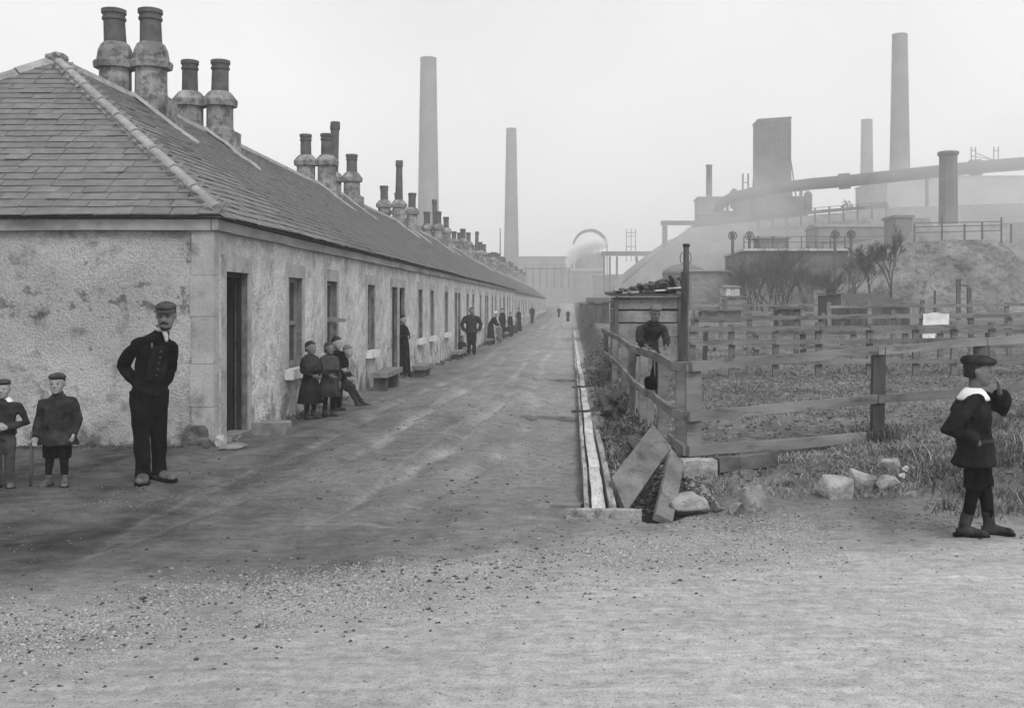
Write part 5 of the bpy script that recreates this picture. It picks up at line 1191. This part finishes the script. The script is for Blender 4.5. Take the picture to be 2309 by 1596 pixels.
                if near: sl_.xf(M).build('boot_sole', MT['cloth_k'], t)
                o = m.xf(M).build('boot', mt, t, True); remesh(o, vx, .002, 20, smooth=2)
            continue
        elif kd == 'cap':                # flat cap with a peak
            nm = 'cap'; k = p.get('k', 1.0)
            m.rings([[hd(rx * k * math.cos(2 * math.pi * a / 20), yo + ry * k * math.sin(2 * math.pi * a / 20), zf) for a in range(20)] for zf, rx, ry, yo in ((.70, .345, .45, .02), (.75, .365, .465, .02), (.81, .405, .51, .0), (.87, .40, .51, -.01), (.94, .34, .45, .01), (1.0, .23, .30, .03), (1.03, .06, .09, .03))])
            if p.get('peak', 1):
                m.rings([[hd(r_ * math.cos(a), -.02 - r_ * 1.32 * math.sin(a) * (1 if r_ > .36 else 1), zz_ + .0) for a in np.linspace(.25, math.pi - .25, 9)] + [hd(r_ * math.cos(a) * .8, -.02 - r_ * 1.0 * math.sin(a), zz_ + .0) for a in np.linspace(math.pi - .3, .3, 9)] for r_, zz_ in ((.45, .665), (.45, .715))])
            amp = .003
        elif kd == 'hair':
            nm = 'hair'; lo_ = p.get('low', .42)
            m.rings([[hd(rx * math.cos(2 * math.pi * a / 18), yo + ry * math.sin(2 * math.pi * a / 18), zf) for a in range(18)] for zf, rx, ry, yo in ((lo_, .30, .26, .20), (.52, .35, .30, .17), (.66, .375, .40, .09), (.80, .355, .44, .04), (.93, .27, .34, .03), (1.02, .14, .18, .03), (1.04, .03, .03, .03))]); amp = .006; ns = 18
        elif kd == 'moustache':
            nm = kd; m.tube([hd(-.16, -.36, .22), hd(-.08, -.43, .265), hd(0, -.455, .285), hd(.08, -.43, .265), hd(.16, -.36, .22)], [hh * .018, hh * .036, hh * .036, hh * .036, hh * .018], 7); amp = 0
        elif kd == 'beard':
            nm = kd; m.ell(hd(0, -.26, .06), (hh * .19, hh * .15, hh * .13)); amp = .003
        elif kd == 'scarf':
            nm = kd; c = v['neck']; m.tube([c + Vector((.040 * Ht * math.cos(a), -.004 * Ht + .040 * Ht * math.sin(a), .022 * Ht + .012 * Ht * math.sin(a))) for a in np.linspace(0, 2 * math.pi, 15)], .012 * Ht, 8); m.tube([c + Vector((0, -.056, 0)) * Ht, c + Vector((.006, -.072, -.02)) * Ht, c + Vector((.01, -.074, -.055)) * Ht], [.012 * Ht, .014 * Ht, .009 * Ht], 8); amp = .002
        elif kd == 'collar':             # wide flat linen collar
            nm = kd; c = v['neck']; e = p.get('e', 1.0); m.rings([[c + Vector((r_ * math.cos(2 * math.pi * a / 20), .01 * Ht / Ht + r_ * .85 * math.sin(2 * math.pi * a / 20), zz_ - .42 * max(0, r_ - .05 * Ht) * (1 - .0))) for a in range(20)] for r_, zz_ in ((.05 * Ht, .022 * Ht), (.085 * Ht * e, .012 * Ht), (.115 * Ht * e, -.012 * Ht), (.115 * Ht * e, -.024 * Ht), (.08 * Ht * e, -.006 * Ht), (.045 * Ht, .004 * Ht))]); amp = 0
        elif kd == 'belt':
            nm = kd; c = Vector((v['pel'].x, v['pel'].y, p['z'] * Ht)); m.rings([[c + Vector((.128 * Ht * p.get('k', 1) * math.cos(2 * math.pi * a / 24), .102 * Ht * p.get('k', 1) * math.sin(2 * math.pi * a / 24), zz_ * Ht)) for a in range(24)] for zz_ in (-.014, .014)]); amp = 0
        elif kd == 'shawl':
            nm = kd; sm = (v['shR'] + v['shL']) / 2; m.loft([(sm - Vector((0, 0, .17 * Ht)), .15 * Ht, .115 * Ht), (sm - Vector((0, 0, .08 * Ht)), .155 * Ht, .10 * Ht), (sm, .13 * Ht, .08 * Ht), (v['neck'] + Vector((0, 0, .012 * Ht)), .058 * Ht, .058 * Ht)]); amp = .012
        elif kd == 'waistcoat':
            nm = kd; pad = .016 * Ht; rows = [(v['pel'].lerp(v['waist'], .35), .055 * Ht, .02 * Ht), (v['waist'].lerp(v['chest'], .4), .055 * Ht, .02 * Ht), (v['chest'], .045 * Ht, .02 * Ht), ((v['shR'] + v['shL']) / 2 - Vector((0, 0, .02 * Ht)), .03 * Ht, .02 * Ht)]
            m.loft([(Vector(c) + Vector((.012 * Ht, -.068 * Ht, 0)), a, b_) for c, a, b_ in rows]); amp = .003
        elif kd == 'buttons':
            nm = kd
            for q in range(5):
                c = v['waist'].lerp(v['chest'], -.25 + .3 * q) + Vector((.014 * Ht, -(.096 if q < 3 else .092) * Ht, 0)); m.ell(c, (.0055 * Ht, .004 * Ht, .0055 * Ht), 6, 5)
            amp = 0
        elif kd == 'apron':
            nm = kd; rows = [((v['pel'].x, v['pel'].y - .10 * Ht, p['low'] * Ht), .10 * Ht, .02 * Ht), (v['pel'] + Vector((0, -.08 * Ht, 0)), .08 * Ht, .02 * Ht), (v['waist'] + Vector((0, -.072 * Ht, .02 * Ht)), .06 * Ht, .016 * Ht)]; m.loft(rows)
        elif kd == 'lapel':
            nm = kd; s_ = v['chest'] + Vector((-.035 * Ht, -.088 * Ht, .03 * Ht)); m.ell(s_, (.006 * Ht, .006 * Ht, .016 * Ht)); amp = 0
        o = m.xf(M).build(nm, mt, t, True)
        if kd in ('collar', 'belt', 'moustache', 'lapel', 'buttons'): continue
        remesh(o, vx, amp if near else amp * .5, ns, smooth=3)
    return t
# man in the cap
person('man in dark jacket, flat cap and pale neckerchief with hands in his pockets', -3.93, 10.3, 32, 1.655, .144,
       [('trousers', 'cloth_k'), ('jacket', 'cloth_k', dict(low=.475, r=(.092, .08), amp=.022, k=1.0, pad=.008)), ('waistcoat', 'cloth_d'), ('buttons', 'boot_l'), ('scarf', 'linen'), ('boot', 'boot_l', dict(h=.03)), ('cap', 'cap_g', dict(k=.96)), ('hair', 'hair'), ('moustache', 'hair'), ('beard', 'hair'), ('lapel', 'cloth_g')],
       dict(waist=(.010, -.012, .625), chest=(.025, -.040, .735), neck=(.055, -.070, .838), head=(.072, -.100, .858), shR=(-.074, -.015, .785), shL=(.108, -.075, .775),
            elR=(-.118, .095, .640), elL=(.118, .015, .625), wrR=(-.055, -.012, .525), wrL=(.058, -.020, .520), pel=(.0, .0, .54), hipR=(-.045, 0, .51), hipL=(.045, 0, .51),
            knR=(-.045, -.02, .28), knL=(.052, .01, .28), anR=(-.035, -.02, .045), anL=(.062, .04, .045), fR=-15, fL=28),
       skin='skin_d', hy=-22, hp=8, hand_d={'R': ((.55, -.1, -.8), (1, 0, 0), 1, .6), 'L': ((-.55, .1, -.8), (-1, 0, 0), -1, .6)}, fat=.92)
# small boy with a stick
bp = person('small boy in dark tunic and cap holding a stick by the end wall', -4.67, 10.06, 8, 1.02, .178,
       [('breeches', 'cloth_k', dict(k=-.05)), ('stocking', 'cloth_d'), ('tunic', 'cloth_m', dict(low=.37, r=(.165, .13), loose=1, amp=.02, k=1.25)), ('scarf', 'cloth_d'), ('boot', 'boot_l', dict(h=.06)), ('cap', 'cap_g', dict(peak=0, k=1.0)), ('hair', 'hair', dict(low=.34))],
       dict(pel=(0, 0, .50), hipR=(-.055, 0, .46), hipL=(.055, 0, .46), knR=(-.065, -.01, .25), knL=(.06, -.01, .25), anR=(-.075, 0, .045), anL=(.06, 0, .045), elR=(-.160, .02, .585), elL=(.165, .03, .59), wrR=(-.172, -.04, .44), wrL=(.145, -.04, .45), shR=(-.115, 0, .765), shL=(.115, 0, .765), fR=-12, fL=14),
       fat=1.18, skin='skin_l', hand_d={'R': ((-.05, -.15, -1), (.6, -.8, 0), 1, 1.0), 'L': ((-.2, -.2, -1), (-1, -.1, 0), -1, .7)})
m = MB(); m.tube([(-4.885, 10.0, 0), (-4.875, 10.0, .25), (-4.865, 9.99, .5)], [.014, .016, .017], 8)
tag(m.build('stick', MT['wood_d'], None, True), 'short thick stick held upright by the small boy', 'stick')
# boy cut by the left edge
person('boy half out of frame in grey trousers with clasped hands', -5.10, 9.94, 14, .97, .172,
       [('trousers', 'cloth_t'), ('tunic', 'cloth_m', dict(low=.50, r=(.13, .10))), ('collar', 'cloth_w', dict(e=.75)), ('boot', 'boot_l', dict(h=.05)), ('cap', 'cap_g', dict(peak=0))],
       dict(pel=(0, 0, .50), hipR=(-.055, 0, .46), hipL=(.055, 0, .46), elL=(.20, .0, .60), wrL=(.055, -.125, .565), elR=(-.18, .0, .6), wrR=(-.03, -.125, .56), shL=(.13, 0, .775), shR=(-.13, 0, .775), fL=15, fR=-10),
       fat=1.12, skin='skin_l', hand_d={'R': ((.9, -.3, .05), (0, 1, 0), 1, .8), 'L': ((-.9, -.3, .1), (0, 1, 0), -1, .8)})
# walking boy on the right
person('walking boy in belted tunic and white collar raising a hand to his face', 2.88, 7.93, 78, 1.285, .168,
       [('breeches', 'cloth_k', dict(k=.02)), ('stocking', 'cloth_k'), ('tunic', 'cloth_d', dict(low=.395, r=(.128, .11), k=1.35, amp=.022)), ('collar', 'cloth_w', dict(e=.9)), ('belt', 'cloth_m', dict(z=.53)), ('boot', 'boot', dict(h=.085)), ('cap', 'cloth_m', dict(peak=0, k=1.16)), ('hair', 'hair', dict(low=.25))],
       dict(pel=(0, 0, .51), waist=(0, .01, .6), chest=(0, .02, .70), neck=(0, .0, .80), head=(0, -.01, .832), shR=(-.115, .02, .775), shL=(.115, .01, .775), hipR=(-.055, 0, .47), hipL=(.055, 0, .47),
            elR=(-.165, .15, .60), wrR=(-.125, -.0, .535), elL=(.125, -.175, .69), wrL=(.04, -.138, .795), knR=(-.055, .01, .27), knL=(.055, -.06, .27), anR=(-.05, .065, .047), anL=(.05, -.085, .045), fR=0, fL=4),
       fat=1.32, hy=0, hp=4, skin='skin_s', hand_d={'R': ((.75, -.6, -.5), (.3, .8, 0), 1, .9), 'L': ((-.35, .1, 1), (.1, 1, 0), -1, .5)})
# group of children by the first windows
gK = 'children standing together against the cottage wall'
person('girl in a dark shawl and long dress, nearest of the wall group', -3.80, 16.1, 55, 1.13, .17, [('dress', 'cloth_d', dict(low=.20, r=(.165, .145), amp=.016)), ('shawl', 'cloth_m'), ('stocking', 'cloth_k'), ('boot', 'boot'), ('hair', 'hair', dict(low=.2))], dict(elR=(-.15, -.02, .62), wrR=(-.06, -.12, .56), elL=(.15, -.02, .62), wrL=(.06, -.12, .56)), skin='skin_d', near=False, group=gK)
person('girl in dark dress and grey headscarf second in the wall group', -3.64, 16.6, 42, 1.12, .17, [('dress', 'cloth_m', dict(low=.27, r=(.15, .135), amp=.016)), ('shawl', 'cap_g'), ('stocking', 'cloth_k'), ('boot', 'boot'), ('hair', 'cap_g', dict(low=.12))], dict(elR=(-.15, -.02, .62), wrR=(-.06, -.12, .56)), skin='skin_d', near=False, group=gK)
person('boy in dark jacket third in the wall group with pale hands', -3.72, 17.5, 60, 1.17, .17, [('jacket', 'cloth_k', dict(low=.45, r=(.13, .11))), ('trousers', 'cloth_k'), ('boot', 'boot'), ('hair', 'hair')], dict(elR=(-.15, -.02, .62), wrR=(-.03, -.13, .56), elL=(.15, -.02, .62), wrL=(.03, -.13, .56)), near=False, group=gK)
person('child in grey perched against the wall with legs stretched out', -3.80, 18.4, 78, 1.14, .17, [('jacket', 'cloth_m', dict(low=.36, r=(.13, .11), loose=1)), ('breeches', 'cloth_m', dict(k=.1)), ('stocking', 'cloth_m'), ('boot', 'boot'), ('hair', 'hair_g')],
       dict(pel=(0, .10, .42), waist=(0, .08, .50), chest=(0, .03, .60), neck=(0, -.03, .70), head=(0, -.06, .725), shR=(-.11, .0, .675), shL=(.11, .0, .675), elR=(-.15, .03, .52), elL=(.15, .03, .52), wrR=(-.08, -.10, .42), wrL=(.08, -.10, .42), hipR=(-.055, .08, .40), hipL=(.055, .08, .40), knR=(-.06, -.12, .26), knL=(.06, -.12, .27), anR=(-.06, -.25, .045), anL=(.06, -.28, .045)), near=False, group=gK, hp=8)
# woman in the doorway, man and others along the wall
person('woman in dark dress leaning in the doorway with folded arms', WX + .02, 27.15, 70, 1.52, .15, [('dress', 'cloth_k', dict(low=.03, r=(.14, .125))), ('boot', 'boot'), ('hair', 'hair'), ('apron', 'cloth_d', dict(low=.1))], dict(elR=(-.15, -.03, .64), wrR=(.03, -.13, .66), elL=(.15, -.03, .64), wrL=(-.03, -.13, .64)), near=False)
person('stout standing man in jacket facing the camera by the third doors', -3.72, 41.0, 8, 1.75, .14, [('trousers', 'cloth_d'), ('jacket', 'cloth_m', dict(low=.46, r=(.13, .11), loose=1)), ('boot', 'boot'), ('hair', 'hair')], dict(elR=(-.2, .02, .64), elL=(.2, .02, .64), wrR=(-.16, -.05, .5), wrL=(.16, -.05, .5), shR=(-.13, 0, .81), shL=(.13, 0, .81)), skin='skin_d', near=False, fat=1.2)
person('crouched child on the ground beside the stout standing man', -3.95, 39.6, 40, 1.05, .18, [('dress', 'cloth_d', dict(low=.05, r=(.2, .2))), ('boot', 'boot'), ('hair', 'hair')],
       dict(pel=(0, .05, .17), waist=(0, .04, .28), chest=(0, 0, .40), neck=(0, -.02, .50), head=(0, -.04, .53), shR=(-.11, 0, .48), shL=(.11, 0, .48), elR=(-.15, -.05, .35), elL=(.15, -.05, .35), wrR=(-.06, -.16, .32), wrL=(.06, -.16, .32), hipR=(-.06, .04, .15), hipL=(.06, .04, .15), knR=(-.08, -.16, .28), knL=(.08, -.16, .28), anR=(-.07, -.14, .045), anL=(.07, -.14, .045)), skin='skin_d', near=False)
gF = 'distant figures along the cottage wall'
person('distant woman with a pale headscarf bending at a door', -3.85, 52.5, 80, 1.6, .15, [('dress', 'cloth_d', dict(low=.04, r=(.13, .12))), ('boot', 'boot'), ('hair', 'cloth_w')], dict(chest=(0, -.08, .72), neck=(0, -.13, .81), head=(0, -.16, .835), shR=(-.11, -.1, .79), shL=(.11, -.1, .79), elR=(-.14, -.15, .62), elL=(.14, -.15, .62), wrR=(-.1, -.24, .55), wrL=(.1, -.24, .55)), skin='skin', near=False, group=gF)
person('distant small child in pale pinafore below the bending woman', -3.55, 54.0, 20, 1.0, .18, [('dress', 'cloth_g', dict(low=.15, r=(.16, .14))), ('stocking', 'cloth_d'), ('boot', 'boot'), ('hair', 'hair')], {}, near=False, group=gF)
person('distant dark-clad person beyond the bending woman', -3.95, 63.0, 60, 1.7, .14, [('trousers', 'cloth_k'), ('jacket', 'cloth_k', dict(low=.46, r=(.12, .1))), ('boot', 'boot'), ('cap', 'cloth_k')], {}, near=False, group=gF)
person('distant shorter person beside the dark-clad person', -3.65, 65.5, 60, 1.45, .15, [('dress', 'cloth_d', dict(low=.05, r=(.14, .12))), ('boot', 'boot'), ('hair', 'hair')], {}, near=False, group=gF)
person('lone figure by the wall near the hazy end of the near row', -3.75, 78.0, 60, 1.65, .145, [('dress', 'cloth_k', dict(low=.04, r=(.14, .12))), ('boot', 'boot'), ('hair', 'hair')], {}, near=False, group=gF)
person('faintest figure at the wall far down the second row', -3.6, 100.0, 30, 1.7, .14, [('trousers', 'cloth_d'), ('jacket', 'cloth_d', dict(low=.46, r=(.12, .1))), ('boot', 'boot'), ('cap', 'cloth_d')], {}, near=False, group=gF)
person('tiny far figure in the middle of the street end', -1.45, 122.0, 0, 1.35, .15, [('trousers', 'cloth_d'), ('jacket', 'cloth_d', dict(low=.46, r=(.12, .1))), ('boot', 'boot'), ('hair', 'hair')], {}, near=False)
person('tiny far figure close to the end of the drain', -.40, 108.0, 0, 1.25, .15, [('dress', 'cloth_d', dict(low=.05, r=(.14, .12))), ('boot', 'boot'), ('hair', 'hair')], {}, near=False)
# stooping figure behind the side fence
person('stooping figure in dark clothes leaning over the side fence', 1.16, 16.9, 12, 1.60, .142, [('trousers', 'cloth_d'), ('coat', 'cloth_m', dict(low=.40, r=(.12, .10))), ('boot', 'boot'), ('cap', 'cloth_g', dict(peak=0))],
       dict(chest=(0, -.09, .70), neck=(0, -.18, .79), head=(0, -.22, .805), shR=(-.11, -.12, .745), shL=(.11, -.12, .745), elR=(-.132, -.16, .62), elL=(.132, -.16, .62), wrR=(-.10, -.25, .57), wrL=(.10, -.25, .57)), skin='skin_d', near=False, vox=.012, hp=18, z=.12)
# resolve the remeshed surfaces in one pass
bpy.context.view_layer.update(); dg = bpy.context.evaluated_depsgraph_get()
res = []
for o, amp, ns, dents in PEND:
    me = bpy.data.meshes.new_from_object(o.evaluated_get(dg)); res.append(me)
for (o, amp, ns, dents), me in zip(PEND, res):
    o.modifiers.clear(); old = o.data; o.data = me; me.name = old.name
    n = len(me.vertices)
    if n == 0: o.data = old; continue
    co = np.empty(n * 3, np.float32); me.vertices.foreach_get('co', co); co = co.reshape(-1, 3)
    if amp:
        nn = np.empty(n * 3, np.float32); me.vertices.foreach_get('normal', nn); nn = nn.reshape(-1, 3)
        d = np.array([noise.noise(Vector((float(p[0]) * ns, float(p[1]) * ns, float(p[2]) * ns * .8))) + .6 * noise.noise(Vector((float(p[0]) * ns * 2.3, float(p[1]) * ns * 2.3, float(p[2]) * ns * 1.2 + 4))) for p in co], np.float32)
        co = co + nn * (d * amp)[:, None]
    for c, r, dv, dep in dents:
        k = np.linalg.norm(co - np.array(c, np.float32), axis=1) / r; f = np.clip(1 - k, 0, 1); f = f * f * (3 - 2 * f); co = co + np.array(dv, np.float32) * (f * dep)[:, None]
    me.vertices.foreach_set('co', co.astype(np.float32).ravel()); me.update()
    me.polygons.foreach_set('use_smooth', np.ones(len(me.polygons), bool))
    if not me.materials: me.materials.append(old.materials[0])

# ------------------------------------------------------------------ steam and haze
def volmat(name, dens, colr=.95, aniso=0.0, nscale=None, lo=.35, hi=.7):
    m = bpy.data.materials.new(name); m.use_nodes = True; t = m.node_tree; t.nodes.clear()
    out = t.nodes.new('ShaderNodeOutputMaterial'); pv = t.nodes.new('ShaderNodeVolumePrincipled')
    pv.inputs['Color'].default_value = (colr, colr, colr, 1); pv.inputs['Density'].default_value = dens; pv.inputs['Anisotropy'].default_value = aniso
    t.links.new(pv.outputs[0], out.inputs['Volume']); return m
HAZE = .0019
b = MB(); b.box((-1600, -160, -8), (1600, 2450, 64)); hz = b.build('haze', volmat('haze_air', HAZE)); tag(hz, kind='stuff')
PUFF = ((1280, 606, .3), (1281, 598, .5), (1283, 589, .8), (1288, 579, 1.1), (1296, 570, 1.35), (1307, 564, 1.5), (1319, 560, 1.55), (1331, 557, 1.5), (1343, 554, 1.3), (1356, 551, 1.0), (1300, 558, .8), (1322, 548, .9), (1340, 546, .8))
def shells(name, puffs, Y, dens, fac=(1.35, 1.0, .72, .45), vox=.3, jit=.35):
    for q, k in enumerate(fac):
        st = MB(); rn = random.Random(q)
        for n_, (x, y, r) in enumerate(puffs):
            c = P(x, y, Y + .3 * n_); c = c + Vector((rn.uniform(-1, 1), 0, rn.uniform(-1, 1))) * r * jit; r = r * k; st.ell(c, (r * 1.1, r, r), 14, 9)
        o = st.build(name, volmat(name + '_vapour', dens, .995)); a_ = o.modifiers.new('remesh', 'REMESH'); a_.mode = 'VOXEL'; a_.voxel_size = vox; b_ = o.modifiers.new('smooth', 'SMOOTH'); b_.iterations = 5; tag(o, kind='stuff')
shells('steam', PUFF, 215, .45, vox=.2)
shells('smoke', ((1236, 640, 6), (1246, 610, 7.5), (1262, 575, 9), (1282, 545, 10), (1310, 515, 11)), 330, .006, (1.3, .95, .6), 1.2)
shells('smoke', ((1500, 560, 5), (1540, 535, 7), (1590, 520, 8), (1650, 500, 8.5), (1720, 480, 8)), 168, .008, (1.3, .95, .6), 1.2)
shells('smoke', ((2060, 470, 7), (2130, 450, 9), (2210, 430, 10), (2290, 410, 11), (2380, 400, 11)), 160, .007, (1.3, .95, .6), 1.2)
